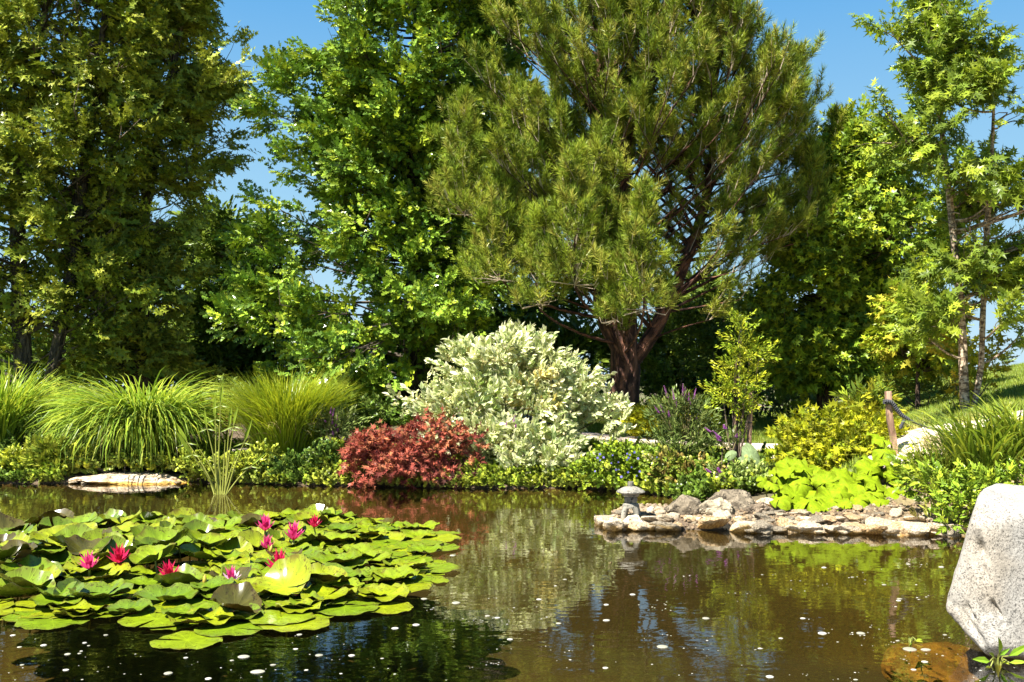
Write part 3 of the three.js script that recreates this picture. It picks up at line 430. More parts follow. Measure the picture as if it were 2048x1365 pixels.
grassClump({ seed: 306, px: 1875, d: 8.9, name: 'sedge_clump', label: 'thin sedge tuft between the big round leaves and the boulder', n: 360, len: [.3, .6], lean: .6, bend: 1.5, w: .009, foot: .18, sx: .15, cols: [[.2, .24, .03], [.28, .26, .05]] });
const REED = mat({ color: rgb(.2, .21, .025), roughness: .5 });
{ // reeds in the water
  seed = 307; const p = onWater(440, 990), T = thing('reed_clump', 'clump of broad arrowhead reeds standing in the water at left', 'water plant', p), b = new Buf();
  for (const [bx, tx, ty, arrow] of [[428, 380, 905, 1], [432, 412, 850, 1], [436, 430, 830, 1], [440, 441, 800, 1], [444, 458, 850, 1], [446, 468, 845, 1], [448, 490, 880, 1], [438, 400, 900, 0], [442, 450, 880, 0], [450, 475, 905, 0], [430, 405, 930, 0], [446, 505, 930, 1], [434, 425, 910, 0], [452, 470, 940, 0], [440, 436, 900, 0], [428, 370, 880, 1]]) {
    const d = -p.z + rr(-.12, .12), B = at(bx + rr(-8, 8), 990, -p.z), E = at(tx, ty, d), M = B.clone().lerp(E, .55).add(V((B.x - E.x) * .12, .02, 0)), c = new THREE.QuadraticBezierCurve3(B.sub(p), M.sub(p), E.sub(p));
    part('stalk', tube([c.getPoint(0), c.getPoint(.5), c.getPoint(1)], [.011, .008, .004], 5, 6), REED, T);
    if (arrow) { const bb = new Buf(), tg = c.getTangent(1), e = c.getPoint(.93); leaf(bb, e, tg.clone().add(V(rr(-.1, .1), .2, .1)), V(rr(-.4, .4), .2, 1), rr(.22, .32), 'strap', [.22, .27, .02], .2); leaf(bb, e, V(-.8, -.25, .3), V(0, .4, 1), .12, 'strap', [.22, .27, .03], .1); leaf(bb, e, V(.8, -.1, .3), V(0, .4, 1), .12, 'strap', [.22, .27, .03], .1); part('blade', bb.geo(), GRASS, T); }
  }
}

// ---------------------------------------------------------------- stone
function boxUV(g) { // non-indexed, uv in metres by the main direction of each face
  g = g.index ? g.toNonIndexed() : g; const p = g.attributes.position, uv = new Float32Array(p.count * 2), a = V(), b = V(), c = V();
  for (let i = 0; i < p.count; i += 3) {
    a.fromBufferAttribute(p, i); b.fromBufferAttribute(p, i + 1); c.fromBufferAttribute(p, i + 2);
    const n = b.clone().sub(a).cross(c.clone().sub(a)), x = Math.abs(n.x), y = Math.abs(n.y), z = Math.abs(n.z);
    [a, b, c].forEach((q, k) => { const w = y >= x && y >= z ? [q.x, q.z] : x >= z ? [q.z, q.y] : [q.x, q.y]; uv[(i + k) * 2] = w[0]; uv[(i + k) * 2 + 1] = w[1]; });
  }
  g.setAttribute('uv', new THREE.BufferAttribute(uv, 2)); return g;
}
function rockGeo(sx, sy, sz, o = {}) { // a broken stone: planes cut a ball, then the faces weather
  seed = o.seed ?? 1; const g0 = mergeVertices(new THREE.IcosahedronGeometry(1, o.detail ?? 5).deleteAttribute('uv').deleteAttribute('normal')), p = g0.attributes.position, pl = [];
  for (let i = 0; i < (o.planes ?? 13); i++) pl.push([rv().normalize(), rr(.55, .92)]);
  if (o.flat) { pl.push([V(0, 1, 0).add(rv().multiplyScalar(.08)).normalize(), o.flat]); }
  const z0 = rr(0, 50), v = V();
  for (let i = 0; i < p.count; i++) {
    v.fromBufferAttribute(p, i).normalize(); let r = 1; for (const [n, d] of pl) { const k = n.dot(v); if (k > .05) r = Math.min(r, d / k); }
    r *= 1 + (o.amp ?? .16) * (fbm(v.x * 2.6 + z0, v.y * 2.6, v.z * 2.6, 5) - .5) * 2 - (o.pit ?? .05) * sstep(.55, .75, fbm(v.x * 7 + z0, v.y * 7 + 3, v.z * 7, 3));
    p.setXYZ(i, v.x * r * sx, v.y * r * sy, v.z * r * sz);
  }
  g0.computeBoundingBox(); const bb = g0.boundingBox, cc = bb.getCenter(V()), hs = bb.getSize(V()).multiplyScalar(.5); g0.translate(-cc.x, -cc.y, -cc.z); g0.scale(sx / hs.x, sy / hs.y, sz / hs.z);
  return toCreasedNormals(boxUV(g0), .55);
}
const stoneTex = (lo, hi, spot, z) => { const t = tex(512, (u, v) => { const a = tileN(u, v, 6, z, 5), b = tileN(u, v, 38, z + 1, 3), k = sstep(.62, .72, b) * .75 + sstep(.56, .7, tileN(u, v, 14, z + 3, 4)) * .35; return lo.map((l, i) => lerp(lerp(l, hi[i], sstep(.3, .7, a)) * (.85 + .3 * b), spot[i], clamp(k, 0, 1))); }, true); t.repeat.set(2.2, 2.2); return t; };
const bumpStone = tex(512, (u, v) => { const k = .6 * tileN(u, v, 14, 8, 5) + .4 * tileN(u, v, 50, 9, 3); return [k, k, k]; }); bumpStone.repeat.set(2.2, 2.2);
const graniteTex = tex(512, (u, v) => { const a = hash(Math.floor(u * 256), Math.floor(v * 256), 3), b = tileN(u, v, 120, 11, 2), c = tileN(u, v, 6, 12, 4); const k = .6 + .12 * (c - .5) + .1 * (a - .5), s = sstep(.6, .7, b) * .34 + sstep(.66, .76, tileN(u, v, 60, 14, 2)) * .22; return [k * (1 - s), k * .985 * (1 - s), k * .955 * (1 - s)]; }, true); graniteTex.repeat.set(2.1, 2.1);
const stoneMat = (map, o = {}) => mat({ map, bumpMap: bumpStone, bumpScale: .012, roughness: .92, vertexColors: true, side: THREE.FrontSide, ...o });
const GREY = [.46, .42, .37];
const STONE = { cream: stoneMat(stoneTex([.66, .6, .5], [.9, .85, .76], [.36, .3, .24], 1)), grey: stoneMat(stoneTex([.42, .39, .33], [.74, .7, .62], [.2, .18, .15], 4)), tan: stoneMat(stoneTex([.6, .5, .36], [.84, .76, .62], [.34, .26, .18], 6)) };
// ochre algae stains just above the water
const stained = (g, y0, tone = [1, 1, 1]) => colored(g, (x, y, z) => { const k = 1 - sstep(.012, .05, y + y0 + .04 * (fbm(x * 9, y * 9, z * 9, 3) - .5)); return [lerp(tone[0], .85, k), lerp(tone[1], .58, k), lerp(tone[2], .16, k)]; });
function rock(o) { // top-level rock seen at a pixel box
  const [l, t, r, b] = o.box, d = o.d, c = at((l + r) / 2, (t + b) / 2, d), sx = (r - l) / 2 / F * d * 1.04, sy = (b - t) / 2 / F * d * 1.1;
  c.y -= sy * .12; const m = part(o.name ?? 'rock', stained(rockGeo(sx, sy, o.sz ?? sx * .8, o), c.y, o.tone), o.mat, scene); m.position.copy(c); m.rotation.set(0, 0, o.tilt ?? 0); return tag(m, o.label, 'rock');
}
[ { box: [1330, 988, 1406, 1044], d: 8.7, mat: STONE.grey, tone: GREY, label: 'rounded dark grey boulder right of the stone lantern', seed: 7, amp: .1, planes: 9, detail: 14 },
  { box: [1394, 994, 1470, 1042], d: 8.65, mat: STONE.grey, tone: [.9, .86, .78], label: 'pitted pale rock right of the rounded dark boulder', seed: 12, detail: 12, amp: .22, pit: .12 },
  { box: [1420, 976, 1512, 1032], d: 8.95, mat: STONE.grey, tone: GREY, label: 'highest ridge rock of the shore, sloping to the right', seed: 21, detail: 12, amp: .18, tilt: -.25 },
  { box: [1492, 1002, 1552, 1040], d: 8.7, mat: STONE.grey, tone: [.5, .43, .38], label: 'jagged brown rock right of the ridge rock', seed: 24, detail: 10, amp: .28, pit: .15 },
  { box: [1512, 997, 1596, 1030], d: 8.95, mat: STONE.cream, tone: [.9, .82, .72], label: 'flat tan rock behind the jagged brown rock', seed: 31, detail: 10, flat: .5, tilt: -.08 },
  { box: [1366, 1032, 1424, 1055], d: 8.5, mat: STONE.tan, label: 'block-shaped slab at the water below the rounded boulder', seed: 35, detail: 8, flat: .6, planes: 8 },
  { box: [1418, 1036, 1464, 1061], d: 8.42, mat: STONE.cream, tone: [.9, .85, .76], label: 'squarish pale stone at the water, middle of the three blocks', seed: 41, detail: 8, planes: 9 },
  { box: [1450, 1031, 1504, 1060], d: 8.45, mat: STONE.tan, tone: [.95, .95, .9], label: 'rough block with a black underside at the water edge', seed: 44, detail: 8, planes: 10 },
  { box: [1212, 1034, 1252, 1060], d: 8.45, mat: STONE.tan, label: 'ochre-stained rock at the left tip of the stone spit', seed: 51, detail: 8, amp: .2 },
  { box: [1242, 1030, 1296, 1058], d: 8.38, mat: STONE.cream, label: 'pale rock in front of the stone lantern', seed: 57, detail: 8, amp: .22 },
  { box: [1284, 1014, 1318, 1036], d: 8.8, mat: STONE.cream, label: 'bright white stone right beside the lantern foot', seed: 61, detail: 7 },
  { box: [1316, 1022, 1348, 1042], d: 8.7, mat: STONE.cream, tone: [1, .92, .8], label: 'small cream stone between the lantern and the rounded boulder', seed: 64, detail: 6 },
  { box: [1304, 1036, 1334, 1058], d: 8.45, mat: STONE.tan, tone: [.75, .5, .3], label: 'rusty brown stone at the water right of the lantern', seed: 68, detail: 6 },
  { box: [1560, 1036, 1640, 1062], d: 8.4, mat: STONE.cream, label: 'pale flat ledge stone below the round leaves', seed: 71, detail: 8, flat: .5 },
  { box: [1732, 1040, 1796, 1064], d: 8.3, mat: STONE.cream, label: 'long pale ledge stone toward the right end of the shore', seed: 74, detail: 8, flat: .45 },
  { box: [1790, 1044, 1862, 1068], d: 8.2, mat: STONE.tan, tone: [1.1, 1.05, .95], label: 'last flat ledge stone before the dark bank shrub', seed: 78, detail: 8, flat: .45 },
  { name: 'stone_slab', box: [138, 946, 374, 974], d: 12.35, mat: STONE.cream, tone: [1, .92, .86], label: 'long flat pale slab on the far left bank', seed: 81, detail: 12, flat: .7, sz: .3, planes: 18, amp: .12 },
  { box: [36, 940, 92, 964], d: 12.4, mat: STONE.tan, label: 'low brownish rock at the water near the left edge', seed: 84, detail: 6 },
  { name: 'stone_slab', box: [446, 896, 502, 908], d: 13.2, mat: STONE.cream, label: 'small pale slab behind the reeds', seed: 86, detail: 6, flat: .5, sz: .3 },
  { name: 'stone_slab', box: [1252, 886, 1302, 904], d: 12.9, mat: STONE.grey, tone: [1.1, 1.05, 1], label: 'grey slab edging the path right of the white shrub', seed: 88, detail: 6, flat: .5 },
  { name: 'stone_slab', box: [1424, 894, 1474, 914], d: 12.5, mat: STONE.tan, label: 'rounded slab edging the path left of the sapling', seed: 91, detail: 6, flat: .6 },
  { box: [1518, 914, 1546, 934], d: 11.4, mat: STONE.tan, tone: [1, .9, .75], label: 'tan stone below the path right of the big grey-green leaf', seed: 94, detail: 5 },
  { box: [1536, 906, 1590, 936], d: 11.2, mat: STONE.cream, label: 'white stones beside the golden maple under the path', seed: 97, detail: 6, planes: 8 },
].forEach(rock);
{ // the rest of the shore: stone after stone along the water
  seed = 400; const E = new THREE.Group(); E.name = 'stone_edging'; E.userData = { kind: 'structure', label: 'edging of small pale stones along the water of the right bank' }; scene.add(E);
  const geos = []; for (let k = 0; k < 8; k++) { geos.push(rockGeo(1, .36, .85, { seed: 500 + k, detail: 4, amp: .16, planes: 8, flat: .55 })); } seed = 402;
  const vs = []; for (const [k, y] of [[0, .04], [1, .12]]) for (const [m, tn] of [[STONE.cream, [1.05, 1.01, .95]], [STONE.cream, [.92, .87, .79]], [STONE.tan, [1.05, .98, .88]], [STONE.grey, [.9, .85, .78]]]) for (const g of geos) { const q = g.clone(); colored(q, (X, Y, Z) => { const s = k ? 0 : 1 - sstep(-.25, .15, Y + .4 * (fbm(X * 3, Y * 3, Z * 3, 2) - .5)); return [lerp(tn[0], .85, s), lerp(tn[1], .6, s), lerp(tn[2], .2, s)]; }); vs.push([q, m, k]); }
  const put = (px, d, s, wet, lift = 0) => { if (px > 1328 && px < 1512 && rnd() < .85) return; const [g, m] = pick(vs.filter(v => v[2] == (wet ? 0 : 1))), x = (px - 1024) / F * d, y = Math.max(0, gh(x, -d)) + s * .22 + lift, q = part('stone', g, m, E); q.position.set(x, y, -d); q.scale.set(s * rr(.8, 1.3), s * rr(.7, 1.1), s * rr(.8, 1.1)); q.rotation.set(rr(-.25, .25), rnd() * 6.28, rr(-.25, .25)); };
  for (let px = 1208; px < 1905; px += rr(9, 22)) { const dw = px < 1220 ? 8.6 : lerp(8.33, 8.02, (px - 1220) / 680); put(px, dw + rr(-.03, .06), rr(.055, .145), 1); if (rnd() < .9) put(px + rr(-6, 6), dw + rr(.1, .25), rr(.035, .1), 0); if (rnd() < .8) put(px + rr(-8, 8), dw + rr(.25, .5), rr(.03, .075), 0); if (rnd() < .6 && px > 1480) put(px + rr(-8, 8), dw + rr(.45, .75), rr(.02, .06), 0); }
  for (let i = 0; i < 22; i++) put(rr(1255, 1420), rr(8.6, 9.1), rr(.03, .06), 0);
  for (let i = 0; i < 12; i++) put(rr(1500, 1580), rr(10.6, 11.6), rr(.03, .08), 0);
  for (let px = -20; px < 140; px += rr(12, 26)) put(px, 12.32 + rr(-.05, .08), rr(.04, .09), 1);
  for (let px = 150; px < 380; px += rr(14, 30)) put(px, 12.1 + rr(0, .1), rr(.03, .06), 1);
  // gravel between them
  seed = 420; const l = []; const gg = rockGeo(1, .6, .9, { seed: 3, detail: 1, amp: .2, planes: 7 }); colored(gg, () => [1, 1, 1]);
  for (let i = 0; i < 5200; i++) { const px = rr(1225, 1890), d = rr(8.1, 9.4), x = (px - 1024) / F * d, pd = pondDist(x, -d); if (pd < .02 || pd > 1.0 || rnd() < pd * .7) continue; const s = rr(.006, .022); m4.compose(V(x, gh(x, -d) + s * .3, -d), new THREE.Quaternion().setFromEuler(new THREE.Euler(rr(-1, 1), rnd() * 6, rr(-1, 1))), V(s, s, s)); l.push({ m: m4.clone(), c: tint([[1, .96, .86], [.9, .74, .55], [.62, .52, .44]], .25) }); }
  tag(scatter('gravel', gg, STONE.cream, l, scene), 'fine pale gravel between the shore stones', null, null, 'stuff');
}
// granite boulder: steep, pale, with a gouged left flank
{
  const U = 4.6 / F, g = mergeVertices(new THREE.IcosahedronGeometry(1, 44).deleteAttribute('uv').deleteAttribute('normal')), gp = g.attributes.position, v = V();
  const PL = [[.10, 1, .12, 158], [-.954, .30, -.05, 99], [-.715, -.70, 0, 131], [.06, .10, 1, 112], [-.60, .02, .80, 112], [-.1, .75, .66, 158], [-.55, .83, .1, 158], [1, .05, .1, 190], [0, 0, -1, 120], [0, -1, 0, 190], [-.2, -.7, .65, 168], [.6, .1, .8, 175], [-.7, .1, -.7, 110]].map(([x, y, z, d]) => [V(x, y, z).normalize(), d]);
  const cut = (q, x0, y0, x1, y1, w) => { const ex = x1 - x0, ey = y1 - y0, t = clamp(((q.x - x0) * ex + (q.y - y0) * ey) / (ex * ex + ey * ey), 0, 1), d = Math.hypot(q.x - x0 - ex * t, q.y - y0 - ey * t) + 9 * (fbm(q.x * .06, q.y * .06, 3, 3) - .5); return (1 - sstep(0, w, Math.abs(d))) * Math.sin(Math.PI * clamp(t, .08, .92)); };
  for (let i = 0; i < gp.count; i++) {
    v.fromBufferAttribute(gp, i).normalize(); let sum = 0; for (const [n, d] of PL) { const k = n.dot(v) / d; if (k > 0) sum += Math.pow(k * 100, 26); }
    let r = 100 * Math.pow(sum, -1 / 26); const q = v.clone().multiplyScalar(r), lf = sstep(-15, -60, q.x - .1 * q.y);
    r *= 1 + .03 * (fbm(q.x * .012 + 3, q.y * .012, q.z * .012, 4) - .5) + lf * (.11 * (fbm(q.x * .03 + 9, q.y * .018, q.z * .03, 5) - .5));
    if (q.z > 0) r *= 1 - .11 * cut(q, -62, 92, -46, 58, 13) - .06 * cut(q, -50, 48, -42, 10, 8) - .10 * cut(q, -38, -22, -14, -70, 10) - .06 * cut(q, -84, -38, -62, -82, 8) - .05 * cut(q, -100, -50, -40, -128, 10);
    gp.setXYZ(i, (v.x * r - .46 * v.z * r) * U, v.y * r * U, v.z * r * U);
  }
  const C = at(2014, 1150, 4.66); g.translate(C.x, C.y, C.z);
  const bg = toCreasedNormals(boxUV(g), .9); colored(bg, (x, y, z) => { const n = fbm(x * 14, y * 14, z * 14, 4), k = 1 - sstep(.0, .035, y - .05 * (n - .5)), o = .12 * sstep(.45, .7, fbm(x * 3, y * 3, z * 3, 4)); return [lerp(1 - o * .5, .34, k), lerp(.97 - o, .27, k), lerp(.92 - o * 1.6, .14, k)]; });
  tag(part('granite_boulder', bg, stoneMat(graniteTex, { bumpScale: .006 }), scene), 'tall speckled pale granite boulder at the right edge, standing in the water', 'boulder');
  const s = rockGeo(.27, .13, .24, { seed: 33, detail: 12, amp: .1, planes: 6 }); colored(s, (x, y, z) => { const n = fbm(x * 9, y * 9, z * 9, 4); return [lerp(.15, .25, n), lerp(.1, .165, n), .04]; });
  const sm = part('sunken_rock', s, STONE.tan, scene); sm.position.set(2.06, -.18, -4.86); tag(sm, 'ochre rock under water left of the granite boulder', 'rock');
  const w = rockGeo(.5, .1, .3, { seed: 38, detail: 8, amp: .1, planes: 6 }); colored(w, () => [.8, .66, .45]); const wm = part('sunken_rock', w, STONE.grey, scene); wm.position.set(2.3, -.13, -4.0); tag(wm, 'grey rock under water in the bottom right corner', 'rock');
}
// path and cut stones on the slope
const PATH = new THREE.CatmullRomCurve3([[1150, 14.6], [1260, 14.1], [1360, 13.6], [1460, 13.2], [1560, 12.6], [1650, 11.6], [1740, 10.6], [1830, 9.7], [1930, 9.2], [2080, 9.0], [2250, 9.0]].map(([px, d]) => groundAt(px, d))), PATHP = PATH.getSpacedPoints(80);
const onPath = (x, z) => PATHP.some(p => Math.hypot(p.x - x, p.z - z) < .52);
{
  const c = PATH, pos = [], uv = [], idx = [], N = 120, M = 8;
  for (let i = 0; i <= N; i++) { const t = i / N, p = c.getPointAt(t), tg = c.getTangentAt(t), n = V(-tg.z, 0, tg.x).normalize(); for (let j = 0; j <= M; j++) { const w = (j / M - .5) * (1.1 + .12 * (fbm(t * 30, j > 4 ? 5 : 1, 0, 2) - .5)), x = p.x + n.x * w, z = p.z + n.z * w; pos.push(x, gh(x, z) + .012 + .03 * (1 - Math.pow(Math.abs(j / M - .5) * 2, 6)), z); uv.push(x, z); if (i < N && j < M) { const q = i * (M + 1) + j; idx.push(q, q + 1, q + M + 1, q + 1, q + M + 2, q + M + 1); } } }
  const g = new THREE.BufferGeometry(); g.setAttribute('position', new THREE.Float32BufferAttribute(pos, 3)); g.setAttribute('uv', new THREE.Float32BufferAttribute(uv, 2)); g.setIndex(idx); g.computeVertexNormals();
  part('path', g, mat({ map: texSoil, color: rgb(.68, .55, .44), bumpMap: bumpStone, bumpScale: .01, roughness: 1 }), scene, 'structure').userData.label = 'pale gravel path behind the pond bank';
  seed = 77; const blk = (px, py, d, w, h, label) => { const g2 = rockGeo(w, h, w * .8, { seed: px, detail: 6, amp: .05, planes: 0, flat: .8 }); const p2 = g2.attributes.position; for (let i = 0; i < p2.count; i++) { const q = V().fromBufferAttribute(p2, i), k = 1 / Math.max(Math.abs(q.x / w), Math.abs(q.y / h), Math.abs(q.z / w / .8), .55); p2.setXYZ(i, q.x * k * .8, q.y * k * .8, q.z * k * .8); } const g3 = toCreasedNormals(boxUV(g2), .6); colored(g3, () => [1.1, .98, .78]); const m = part('sandstone_block', g3, STONE.cream, scene); m.position.copy(at(px, py, d)); m.rotation.y = .15; tag(m, label, 'stone block'); };
  blk(1882, 890, 9.35, .17, .11, 'squared sandstone block behind the daylilies, left of the pale trunks'); blk(2038, 882, 9.3, .14, .08, 'squared sandstone block at the right edge behind the daylilies');
}
// ---------------------------------------------------------------- stone lantern
{
  const p = at(1262, 1034, 8.5), T = thing('stone_lantern', 'small grey stone lantern with a mushroom roof on the tip of the stone spit', 'lantern', p), px = 8.5 / F;
  const m = stoneMat(stoneTex([.33, .32, .28], [.54, .52, .47], [.2, .2, .18], 15), { bumpScale: .006 });
  const lathe = (pr, seg = 40) => { const g = toCreasedNormals(boxUV(new THREE.LatheGeometry(pr.map(([r, y]) => new THREE.Vector2(r * px, y * px)), seg)), .5); const q = g.attributes.position; for (let i = 0; i < q.count; i++) { const k = .0025 * (fbm(q.getX(i) * 60, q.getY(i) * 60, q.getZ(i) * 60, 3) - .5); q.setXYZ(i, q.getX(i) + k, q.getY(i) + k, q.getZ(i) - k); } return colored(g, () => [1, 1, 1]); };
  part('finial', lathe([[0, 70], [4.5, 70], [6, 68.5], [6.3, 64], [5, 60], [6, 58]]), m, T);
  part('roof', lathe([[0, 61], [6, 60.5], [14, 58.5], [21, 55], [27, 51.5], [28.6, 49.5], [28, 48], [20, 45.6], [0, 45]]), m, T);
  part('collar', lathe([[0, 46], [16, 46], [17.3, 45], [17.3, 42.5], [15.5, 40.5], [0, 40]]), m, T);
  const fb = part('light_chamber', lathe([[0, 41], [11.5, 41], [12.8, 38], [13.2, 34], [12.6, 29.5], [10, 26], [0, 26]]), m, T);
  const hole = part('window', new THREE.CylinderGeometry(1.9 * px, 1.9 * px, 2.4 * px, 14, 1, false).rotateX(Math.PI / 2), mat({ color: rgb(.02, .02, .018) }), fb); hole.position.set(0, 35.5 * px, 12.4 * px); hole.userData.label = 'small round dark opening';
  part('base_plate', lathe([[0, 27.5], [13, 27.5], [15.5, 25.5], [17, 21], [16.5, 18], [0, 18]]), m, T);
  for (let k = 0; k < 4; k++) { const a = Math.PI / 4 + k * Math.PI / 2 + .25, g = tube([V(11 * px * Math.cos(a), 21 * px, 11 * px * Math.sin(a)), V(16 * px * Math.cos(a), 12 * px, 16 * px * Math.sin(a)), V(19.5 * px * Math.cos(a), -4 * px, 19.5 * px * Math.sin(a))], [6.5 * px, 5.6 * px, 5.2 * px], 10, 8, .05); part('leg', colored(g, () => [1, 1, 1]), m, T); }
}
// ---------------------------------------------------------------- rope post, stake, sapling
{
  const d = 9.5, b = groundAt(1783, d), t = at(1777, 783, d), P = thing('rope_post', 'weathered wooden post holding a dark rope, right of the golden maple', 'post', b);
  const wood = mat({ map: barkTex([.44, .33, .26], [.72, .58, .48], 26, 3, 21), bumpMap: bumpBark, bumpScale: .006, roughness: .95 }), L = t.clone().sub(b), q = V(0, 1, 0);
  const sh = new THREE.Shape(); sh.moveTo(-.026, -.024); sh.lineTo(.026, -.026); sh.lineTo(.028, .024); sh.lineTo(-.024, .026); sh.closePath();
  const pg = toCreasedNormals(boxUV(new THREE.ExtrudeGeometry(sh, { steps: 14, bevelEnabled: false, extrudePath: new THREE.CatmullRomCurve3([V(.01, -.15, 0), V(.012, L.y * .25, 0), V(L.x * .8, L.y * .6, .01), V(L.x, L.y, 0)]) })), .5);
  part('shaft', pg, wood, P);
  const rope = mat({ color: rgb(.045, .045, .05), roughness: .8 }), R = thing('rope', 'dark braided rope with a coiled end hanging from the wooden post', 'rope', b.clone());
  const w = (x, y, dd = d - .06) => at(x, y, dd).sub(b), main = [w(1772, 803), w(1784, 806), w(1793, 818), w(1805, 832), w(1818, 840), w(1850, 853, 9.45), w(1900, 866, 9.3), w(1960, 874, 9.1), w(2070, 872, 8.9)];
  part('line', tube(main, [.012, .012, .011, .01, .01, .01], 8, 60), rope, R);
  const cv = new THREE.CatmullRomCurve3(main.slice(0, 5)), coil = []; for (let i = 0; i <= 150; i++) { const tt = i / 150, c = cv.getPointAt(tt), f = cv.getTangentAt(tt), n = f.clone().cross(V(0, 0, 1)).normalize(), bb = f.clone().cross(n), a = tt * 15 * 6.283; coil.push(c.addScaledVector(n, Math.cos(a) * .014).addScaledVector(bb, Math.sin(a) * .014)); }
  part('coil', tube(coil, [.009, .009, .008], 6, 220), rope, R);
  const wr = []; for (let i = 0; i <= 60; i++) { const a = i / 60 * 2.5 * 6.283; wr.push(at(1777, 806, d).sub(b).add(V(Math.cos(a) * .042, -.012 + i / 60 * .035, Math.sin(a) * .042))); } part('wrap', tube(wr, [.009, .009], 6, 90), rope, R);
  part('knot', mergeGeometries([tube([w(1812, 838), w(1806, 846), w(1804, 853)], [.012, .018, .012], 7, 6), tube([w(1804, 850), w(1801, 858)], [.02, .012], 7, 3)]), rope, R);
  const sb = groundAt(1496, 11.2), st = at(1503, 785, 11.2), S = thing('wooden_stake', 'thin leaning wooden stake beside the slender sapling', 'stake', sb); part('shaft', tube([V(0, -.1, 0), st.clone().sub(sb).multiplyScalar(.5).add(V(-.008, 0, 0)), st.clone().sub(sb)], [.027, .028, .026], 9, 10, .15), wood, S); part('tie', new THREE.TorusGeometry(.03, .007, 6, 16).rotateX(Math.PI / 2).translate(st.x - sb.x - .03, (st.y - sb.y) * .62, 0), rope, S);
  const D = 11.15, Y = [[.3, .33, .02], [.24, .3, .02], [.36, .33, .02]];
  const sap = shrub({ seed: 610, name: 'conifer_sapling', cat: 'tree', label: 'slender feathery yellow-green sapling standing by the thin stake', px: 1468, d: D, dens: 280, voids: .25, leaf: sprayFern, cols: Y, axisUp: .3, blobs: [[1484, 655, 14, 22], [1480, 690, 20, 22], [1500, 715, 26, 18], [1475, 735, 24, 18], [1470, 770, 34, 16], [1490, 778, 24, 14], [1445, 785, 22, 8], [1465, 805, 26, 14], [1484, 825, 20, 14], [1520, 712, 12, 8]] });
  part('trunk', tube([[1468, 932], [1472, 850], [1471, 770], [1476, 700], [1484, 640]].map(([x, y]) => at(x, y, D).sub(sap.position)), [.03, .026, .022, .014, .006], 8, 16, .15), BARK.brown, sap);
}
// ---------------------------------------------------------------- purple spikes
function loosestrife(o) {
  seed = o.seed; const T = shrub({ ...o, name: 'purple_loosestrife', cat: 'plant', leaf: sprayLance2, cols: o.cols ?? [[.13, .16, .05], [.17, .18, .06], [.1, .13, .035]], axisUp: .7 }); seed = o.seed + 1;
  for (const [x0, y0, x1, y1, len, dd] of o.spikes) {
    const d = dd ?? o.d - .1, A = at(x0, y0, d).sub(T.position), B = at(x1, y1, d).sub(T.position), M = A.clone().lerp(B, .5).add(V(gs() * .02, 0, 0)); part('stem', tube([A, M, B], [.006, .005, .003], 4, 5), STEM, T);
    const b = new Buf(), n = 46, dn = M.clone().sub(B).normalize(), L = len / F * d; for (let k = 0; k < n; k++) { const t = k / n, a = k * 2.4, c = B.clone().addScaledVector(dn, t * L); leaf(b, c, V(Math.cos(a), .5, Math.sin(a)), V(0, 1, 0), (.010 + .013 * t) * (o.fl ?? 1), 'round', pick([[.58, .22, .6], [.66, .32, .66], [.5, .15, .52]])); }
    part('flower_spike', b.geo(), PETAL, T);
  }
}
const PETAL = leafMat({ color: rgb(1, 1, 1), transmission: .35, clearcoat: .1 }), STEM = mat({ color: rgb(.16, .13, .05) }); seed = 31; const sprayLance2 = spray(12, 'lance', .06, { len: .2 });
loosestrife({ seed: 620, label: 'tall purple loosestrife with many thin spikes in front of the smaller golden maple', px: 1365, d: 11.9, dens: 150, blobs: [[1350, 840, 45, 40], [1380, 850, 40, 40], [1365, 895, 55, 36], [1330, 880, 30, 30], [1400, 895, 30, 22]], spikes: [[1360, 880, 1328, 772, 26], [1362, 880, 1345, 778, 24], [1366, 880, 1352, 800, 16], [1368, 880, 1366, 768, 30], [1370, 880, 1371, 775, 26], [1372, 880, 1378, 783, 26], [1374, 880, 1392, 778, 22], [1356, 880, 1320, 808, 20], [1376, 880, 1382, 800, 20], [1350, 880, 1308, 812, 18], [1380, 880, 1397, 825, 16], [1384, 880, 1404, 832, 14], [1386, 890, 1400, 862, 14], [1352, 880, 1337, 822, 14]] });
loosestrife({ seed: 630, label: 'purple loosestrife flowering at the right side of the fine upright grass', px: 665, d: 12.7, dens: 170, blobs: [[665, 850, 38, 36], [640, 860, 26, 28], [690, 865, 30, 30]], spikes: [[660, 860, 662, 815, 14], [664, 860, 668, 818, 16], [662, 870, 647, 838, 10], [668, 870, 676, 828, 14], [666, 870, 664, 836, 14], [670, 870, 672, 842, 12], [672, 880, 676, 855, 10], [668, 880, 665, 862, 10], [655, 870, 640, 825, 8]] });
loosestrife({ seed: 640, label: 'short purple flowered plant leaning left of the sapling foot', px: 1440, d: 11.0, dens: 90, fl: 1.2, blobs: [[1445, 895, 14, 14], [1466, 895, 12, 12]], spikes: [[1455, 895, 1410, 856, 14], [1456, 895, 1425, 862, 22], [1460, 895, 1448, 850, 10], [1466, 900, 1474, 868, 10], [1452, 895, 1432, 872, 14]] });
loosestrife({ seed: 650, label: 'magenta flower spikes low on the bank above the ridge rocks', px: 1440, d: 10.1, dens: 120, fl: 1.3, blobs: [[1445, 965, 26, 16]], spikes: [[1440, 975, 1412, 938, 12], [1445, 975, 1432, 948, 26], [1450, 978, 1440, 953, 20], [1455, 978, 1449, 956, 18], [1448, 970, 1436, 936, 12], [1462, 985, 1464, 968, 8]] });
loosestrife({ seed: 660, label: 'few purple spikes poking out of the white shrub', px: 1015, d: 12.2, dens: 60, blobs: [[1015, 880, 14, 14]], spikes: [[1015, 885, 1013, 845, 12, 11.95], [1020, 885, 1030, 832, 14, 11.95], [1022, 885, 1034, 846, 10, 11.95]] });
